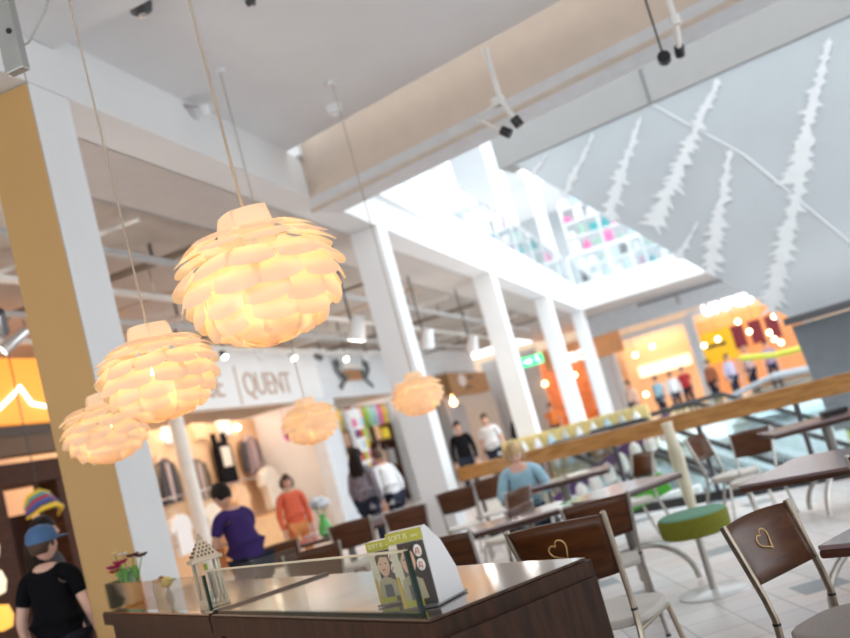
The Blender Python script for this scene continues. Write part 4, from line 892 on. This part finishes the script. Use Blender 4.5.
# ================================================================== PEOPLE
def skin_mesh(name, J, edges, root, m, parent=None, sub=2, extra=None):
    """J: name -> (pos, rx, ry)"""
    ks = list(J); me = bpy.data.meshes.new(name); me.from_pydata([J[k][0] for k in ks], [(ks.index(a), ks.index(b)) for a, b in edges], [])
    o = bpy.data.objects.new(name, me); COL.objects.link(o)
    o.modifiers.new('s', 'SKIN'); sl = me.skin_vertices[0].data
    for i, k in enumerate(ks):
        sl[i].radius = (J[k][1], J[k][2] if len(J[k]) > 2 else J[k][1]); sl[i].use_root = (k == root)
    ss = o.modifiers.new('u', 'SUBSURF'); ss.levels = ss.render_levels = sub
    bpy.context.view_layer.update(); ev = o.evaluated_get(bpy.context.evaluated_depsgraph_get())
    me2 = bpy.data.meshes.new_from_object(ev); bpy.data.objects.remove(o)
    b = bmesh.new(); b.from_mesh(me2)
    if extra: extra(b)
    b.to_mesh(me2); b.free(); me2.materials.clear(); me2.materials.append(m); me2.shade_smooth(); me2.name = name
    q = bpy.data.objects.new(name, me2); COL.objects.link(q)
    if parent is not None: q.parent = parent
    return q
def person(label, loc, rz, h=1.72, shirt=None, trouser=None, hair=None, hairlen='short', arms=None, lean=0, nod=0, seated=False, skin=None, sleeve='short', cap=None, stride=.0, group=None, turn=0, shoes=None):
    s = h/1.75; skin = skin or SKIN; hair = hair or HAIRD; shirt = shirt or JD; trouser = trouser or JG
    q = thing('person', label, 'person', loc, rz, group, s)
    V = lambda *a: Vector(a)
    hz = .50 if seated else .93; pel = V(0, 0, hz)
    def up(x, y, z):  # torso point at height z above pelvis, leaning forward (-y)
        return pel+V(x, y-math.sin(lean)*z, math.cos(lean)*z)
    P = dict(pel=pel, waist=up(0, 0, .17), chest=up(0, 0, .36), neck0=up(0, .0, .50), neck=up(0, -.01, .57))
    hd = up(0, -.02, .57)+V(0, -math.sin(nod+lean*.6)*.10, math.cos(nod+lean*.6)*.11)
    P['head'] = hd
    arms = arms or {}
    for sd, nm in ((-1, 'L'), (1, 'R')):
        P['sh'+nm] = up(sd*.175, 0, .475)
        el, wr = arms.get(nm, ((sd*.235, .03, .19), (sd*.225, -.06, -.06)))
        P['el'+nm] = up(*el) if not seated else up(*el); P['wr'+nm] = up(*wr)
        d = (P['wr'+nm]-P['el'+nm]).normalized(); side = V(1, 0, 0) if abs(d.x) < .7 else V(0, 1, 0)
        pl = P['wr'+nm]+d*.085; P['pa'+nm] = pl; sv = (side-d*side.dot(d)).normalized(); cu_ = d.cross(sv)
        for f_ in range(4):
            off = sv*((f_-1.5)*.021); ln = [.062, .074, .07, .052][f_]; bend = cu_*(.018 if sd > 0 else -.018)
            P['f%d%sa' % (f_, nm)] = pl+off+d*.012; P['f%d%sb' % (f_, nm)] = pl+off+d*(.012+ln*.55)+bend*.6; P['f%d%sc' % (f_, nm)] = pl+off+d*(.012+ln)+bend*1.9
        P['t%sa' % nm] = P['wr'+nm]+d*.035-sv*.03; P['t%sb' % nm] = P['wr'+nm]+d*.075-sv*.055+cu_*.01
        P['hip'+nm] = V(sd*.09, 0, hz-.03)
        st = stride*sd
        if seated: P['kn'+nm] = V(sd*.12, -.44, .50); P['an'+nm] = V(sd*.12, -.42, .09); P['to'+nm] = V(sd*.13, -.58, .04)
        else: P['kn'+nm] = V(sd*.10, -.02-st*.5, .50); P['an'+nm] = V(sd*.10, .03-st, .09); P['to'+nm] = V(sd*.115, -.13-st, .035)
    R_ = dict(pel=(.145, .105), waist=(.13, .095), chest=(.15, .105), neck0=(.075, .065), neck=(.052, .055))
    J = {k: (P[k],)+R_[k] for k in R_}
    E_ = [('pel', 'waist'), ('waist', 'chest'), ('chest', 'neck0'), ('neck0', 'neck')]
    for nm in 'LR':
        J['sh'+nm] = (P['sh'+nm], .055); J['el'+nm] = (P['el'+nm], .040); J['wr'+nm] = (P['wr'+nm], .026); J['pa'+nm] = (P['pa'+nm], .034, .018)
        E_ += [('neck0', 'sh'+nm), ('sh'+nm, 'el'+nm), ('el'+nm, 'wr'+nm), ('wr'+nm, 'pa'+nm)]
        for f_ in range(4):
            for c_, r_ in (('a', .010), ('b', .009), ('c', .007)): J['f%d%s%s' % (f_, nm, c_)] = (P['f%d%s%s' % (f_, nm, c_)], r_)
            E_ += [('pa'+nm, 'f%d%sa' % (f_, nm)), ('f%d%sa' % (f_, nm), 'f%d%sb' % (f_, nm)), ('f%d%sb' % (f_, nm), 'f%d%sc' % (f_, nm))]
        J['t%sa' % nm] = (P['t%sa' % nm], .011); J['t%sb' % nm] = (P['t%sb' % nm], .009); E_ += [('wr'+nm, 't%sa' % nm), ('t%sa' % nm, 't%sb' % nm)]
        J['hip'+nm] = (P['hip'+nm], .085); J['kn'+nm] = (P['kn'+nm], .058); J['an'+nm] = (P['an'+nm], .038); J['to'+nm] = (P['to'+nm], .034, .026)
        E_ += [('pel', 'hip'+nm), ('hip'+nm, 'kn'+nm), ('kn'+nm, 'an'+nm), ('an'+nm, 'to'+nm)]
    HR = Matrix.Translation(hd) @ Matrix.Rotation(turn, 4, 'Z') @ Matrix.Rotation((nod+lean*.6), 4, 'X')
    def head(b):
        def ball(c, d, n=14):
            r = bmesh.ops.create_uvsphere(b, u_segments=n, v_segments=n-4, radius=1)
            bmesh.ops.transform(b, matrix=HR @ Matrix.Translation(c) @ Matrix.Diagonal((d[0], d[1], d[2], 1)), verts=r['verts']); return r['verts']
        vs_ = ball((0, 0, .02), (.076, .095, .118), 20)
        for v_ in vs_:
            l = HR.inverted() @ v_.co
            if l.z < -.01: l.x *= 1-.22*min(1, (-.01-l.z)/.09); l.y = l.y*(1-.12*min(1, (-.01-l.z)/.09))-.006
            v_.co = HR @ l
        ball((0, -.098, .003), (.013, .018, .024), 10); ball((0, -.092, .030), (.009, .010, .022), 8)
        for sg in (-1, 1): ball((sg*.078, .008, .008), (.010, .022, .032), 10)
    body = skin_mesh('body', J, E_, 'pel', skin, q, 2, head)
    for sg in (-1, 1):
        e = MB().ball(HR @ Vector((sg*.030, -.087, .030)), (.012, .008, .007), 8).build('eye', EYE, q)
    MB().ball(HR @ Vector((0, -.088, -.040)), (.022, .008, .007), 8).build('mouth', LIP, q)
    # shirt
    k = 1.13
    JS = {n_: (P[n_], R_[n_][0]*k+.004, R_[n_][1]*k+.012) for n_ in ('pel', 'waist', 'chest', 'neck0')}
    JS['hem'] = (P['pel']+Vector((0, 0, -.10)), .150, .118); ES = [('hem', 'pel'), ('pel', 'waist'), ('waist', 'chest'), ('chest', 'neck0')]
    JS['pel'] = (P['pel']+Vector((0, 0, .03)), .160, .125); JS['neck0'] = (P['neck0']+Vector((0, 0, .01)), .085, .075)
    for nm in 'LR':
        JS['sh'+nm] = (P['sh'+nm]+Vector((0, 0, -.01)), .066); ES += [('neck0', 'sh'+nm)]
        if sleeve == 'short': JS['ms'+nm] = (P['sh'+nm].lerp(P['el'+nm], .68), .060); ES += [('sh'+nm, 'ms'+nm)]
        else: JS['el'+nm] = (P['el'+nm], .056); JS['wx'+nm] = (P['el'+nm].lerp(P['wr'+nm], .92), .040); ES += [('sh'+nm, 'el'+nm), ('el'+nm, 'wx'+nm)]
    skin_mesh('shirt' if sleeve == 'short' else 'jacket', JS, ES, 'pel', shirt, q, 2)
    JT = {'pel': (P['pel'], .155, .118)}; ET = []
    for nm in 'LR':
        JT['hip'+nm] = (P['hip'+nm], .098); JT['kn'+nm] = (P['kn'+nm], .074); JT['an'+nm] = (P['an'+nm]+Vector((0, 0, .02)), .058); ET += [('pel', 'hip'+nm), ('hip'+nm, 'kn'+nm), ('kn'+nm, 'an'+nm)]
    skin_mesh('trousers', JT, ET, 'pel', trouser, q, 2)
    for nm in 'LR':
        a = P['an'+nm]; t_ = P['to'+nm]
        MB().ball(((a.x+t_.x)/2, (a.y+t_.y)/2-.01, .045), (.048, .135, .045), 12).build('shoe', shoes or BLACK, q)
    # hair
    hb = MB(); bm_ = hb.b; r = bmesh.ops.create_uvsphere(bm_, u_segments=20, v_segments=14, radius=1)
    dele = []
    for v_ in r['verts']:
        l = Vector((v_.co.x*.088, v_.co.y*.108+.008, v_.co.z*.125+.028))
        cut = .055 if l.y < -.045 else (-.005 if l.y < .03 else -.045)
        if l.z < cut: l.z = cut+(l.z-cut)*.15; l.x *= .93; l.y *= .93
        l += Vector((math.sin(l.z*170+l.x*90)*.002,)*3)
        v_.co = HR @ l
    if hairlen == 'long':
        for sg in (-.7, 0, .7): hb.tube([HR @ Vector((sg*.05, .06, .05)), HR @ Vector((sg*.085, .095, -.08)), HR @ Vector((sg*.10, .10, -.22)), HR @ Vector((sg*.09, .085, -.34))], [.05, .062, .058, .025], 10)
    if hairlen == 'bob':
        for sg in (-1, 1): hb.tube([HR @ Vector((sg*.06, .02, .07)), HR @ Vector((sg*.085, .02, -.02)), HR @ Vector((sg*.075, .0, -.08))], [.04, .04, .02], 8)
    hb.build('hair', hair, q)
    if cap:
        cb = MB().lathe([(.100, .03), (.104, .06), (.094, .11), (.062, .145), (.001, .160)], seg=20)
        for v_ in cb.b.verts: v_.co = HR @ Vector((v_.co.x, v_.co.y*1.1+.005, v_.co.z))
        c_ = cb.build('cap', cap, q)
        br = MB().ball((0, 0, 0), (.075, .085, .010), 14)
        for v_ in br.b.verts: v_.co = HR @ (v_.co+Vector((0, -.125, .045)))
        br.build('cap_brim', cap, q)
    return q
NAVY = mat('cap_blue', (.07, .16, .34), .7); PSH = mat('violet_tshirt', (.05, .027, .13), .9, var=.12, spec=.15); BTEE = mat('black_tshirt', (.006, .006, .008), .9, spec=.1)
LBL = mat('light_blue_cotton', (.32, .54, .66), .8, var=.12); WSH = mat('white_cotton', (.75, .76, .78), .8); DEN = mat('dark_denim', (.022, .026, .045), .9, spec=.15); CHK = mat('check_grey', (.22, .20, .24), .8, var=.6, scale=30)
p = person('person in a blue cap and black t-shirt seen from behind left of the ochre column', (-4.22, 5.05, 0), A_(188), 1.56, BTEE, DEN, HAIRM, cap=NAVY, arms={'R': ((.26, .03, .20), (.30, -.08, -.03)), 'L': ((-.23, -.02, .2), (-.2, -.16, .0))}, turn=-.35, skin=SKINP)
o = MB()
for k in range(7): o.ball((.07+.035*math.cos(k*.9), .125, -.02+.035*math.sin(k*.9)), (.02, .008, .014), 8, Matrix.Rotation(0, 4, 'Y'))
o = o.build('yellow_flower_print', paint('print_yellow', (.62, .55, .05)), p, loc=(.02, .0, .96))
person('person with dark hair and grey jacket half hidden beyond the blue cap', (-4.95, 5.95, 0), A_(150), 1.66, JG, DEN, HAIRD, 'long', sleeve='long')
person('person in a violet t-shirt with short dark hair reaching out at the shop table', (-4.10, 7.35, 0), A_(-112), 1.60, PSH, DEN, HAIRD, lean=.25, nod=.3, arms={'R': ((.24, -.12, .22), (.12, -.34, .20)), 'L': ((-.24, -.14, .24), (-.10, -.38, .22))})
person('person with long dark hair and checked top standing by the accessories shop', (-5.05, 12.6, 0), A_(165), 1.64, CHK, DEN, HAIRD, 'long', sleeve='long')
person('person in a white shirt right beside the one with long dark hair', (-4.85, 13.1, 0), A_(240), 1.58, WSH, DEN, HAIRM, 'short', lean=.2, sleeve='long')
person('seated woman with blond hair and pale blue top bent over her table', (-2.22, 9.85, 0), A_(12), 1.66, LBL, DEN, HAIRB, 'bob', lean=.32, nod=.30, seated=True, sleeve='long', arms={'R': ((.27, -.12, .22), (.14, -.36, .22)), 'L': ((-.27, -.12, .22), (-.10, -.38, .22))}, skin=SKINP)
q = thing('cafe_chair', 'x', 'chair')
bpy.data.objects.remove(q)
chair_at(-2.22, 9.85, 10, 'chair on which the blond woman in pale blue sits', .98)
person('person in dark clothes at the left of the group by the second column', (-5.35, 19.2, 0), A_(20), 1.74, JD, DEN, HAIRD, sleeve='long')
person('person in black jacket over a white shirt walking towards the viewer', (-4.85, 19.7, 0), A_(-5), 1.75, WSH, DEN, HAIRM, sleeve='short', stride=.12)
person('person in dark coat close left of the third column', (-4.55, 21.6, 0), A_(30), 1.72, JD, DEN, HAIRD, sleeve='long')
person('person in orange top by the orange shop', (-5.6, 32, 0), A_(10), 1.7, ORANGE, DEN, HAIRD, sleeve='short')
person('person in white shirt standing before the far left shop', (-2.15, 31.6, .6), A_(20), 1.72, WSH, DEN, HAIRD, sleeve='long') if False else None
FP = [(-2.1, 33.5, LBL, HAIRD, 'person in pale blue shirt before the far shops, leftmost'), (-1.6, 33.8, WSH, HAIRD, 'person in white shirt before the far shops, next to the pale blue one'), (-1.2, 34.6, RED, HAIRM, 'person in red top before the far shops'), (-3.0, 33.2, mat('peach_cloth', (.75, .5, .38)), HAIRM, 'person in peach top at the far left shop'), (-.3, 34.2, mat('rust_cloth', (.4, .12, .05)), HAIRD, 'person in rust top under the yellow board'), (.35, 33.6, mat('lilac_cloth', (.45, .42, .55)), HAIRM, 'person in lilac grey top below the lit sign'), (1.0, 34.8, mat('rose_cloth', (.62, .42, .42)), HAIRB, 'person in rose top below the red banners'), (1.7, 34.2, mat('mauve_cloth2', (.35, .25, .38)), HAIRD, 'person in mauve top at the right of the far shops')]
for x, y, m_, hr, lb in FP: person(lb, (x, y, 0), random.uniform(-1, 1), random.uniform(1.62, 1.8), m_, DEN, hr, sleeve=random.choice(['short', 'long']))
# mannequin in red and orange by the pilaster
q = person('mannequin in orange red top between the clothes rail and the pilaster', (-6.05, 12.3, 0), A_(40), 1.55, mat('orange_red', (.75, .13, .06), .7), mat('orange_skirt', (.70, .26, .08), .7), HAIRM, 'bob', sleeve='long'); q['category'] = 'mannequin'; q.name = 'mannequin'
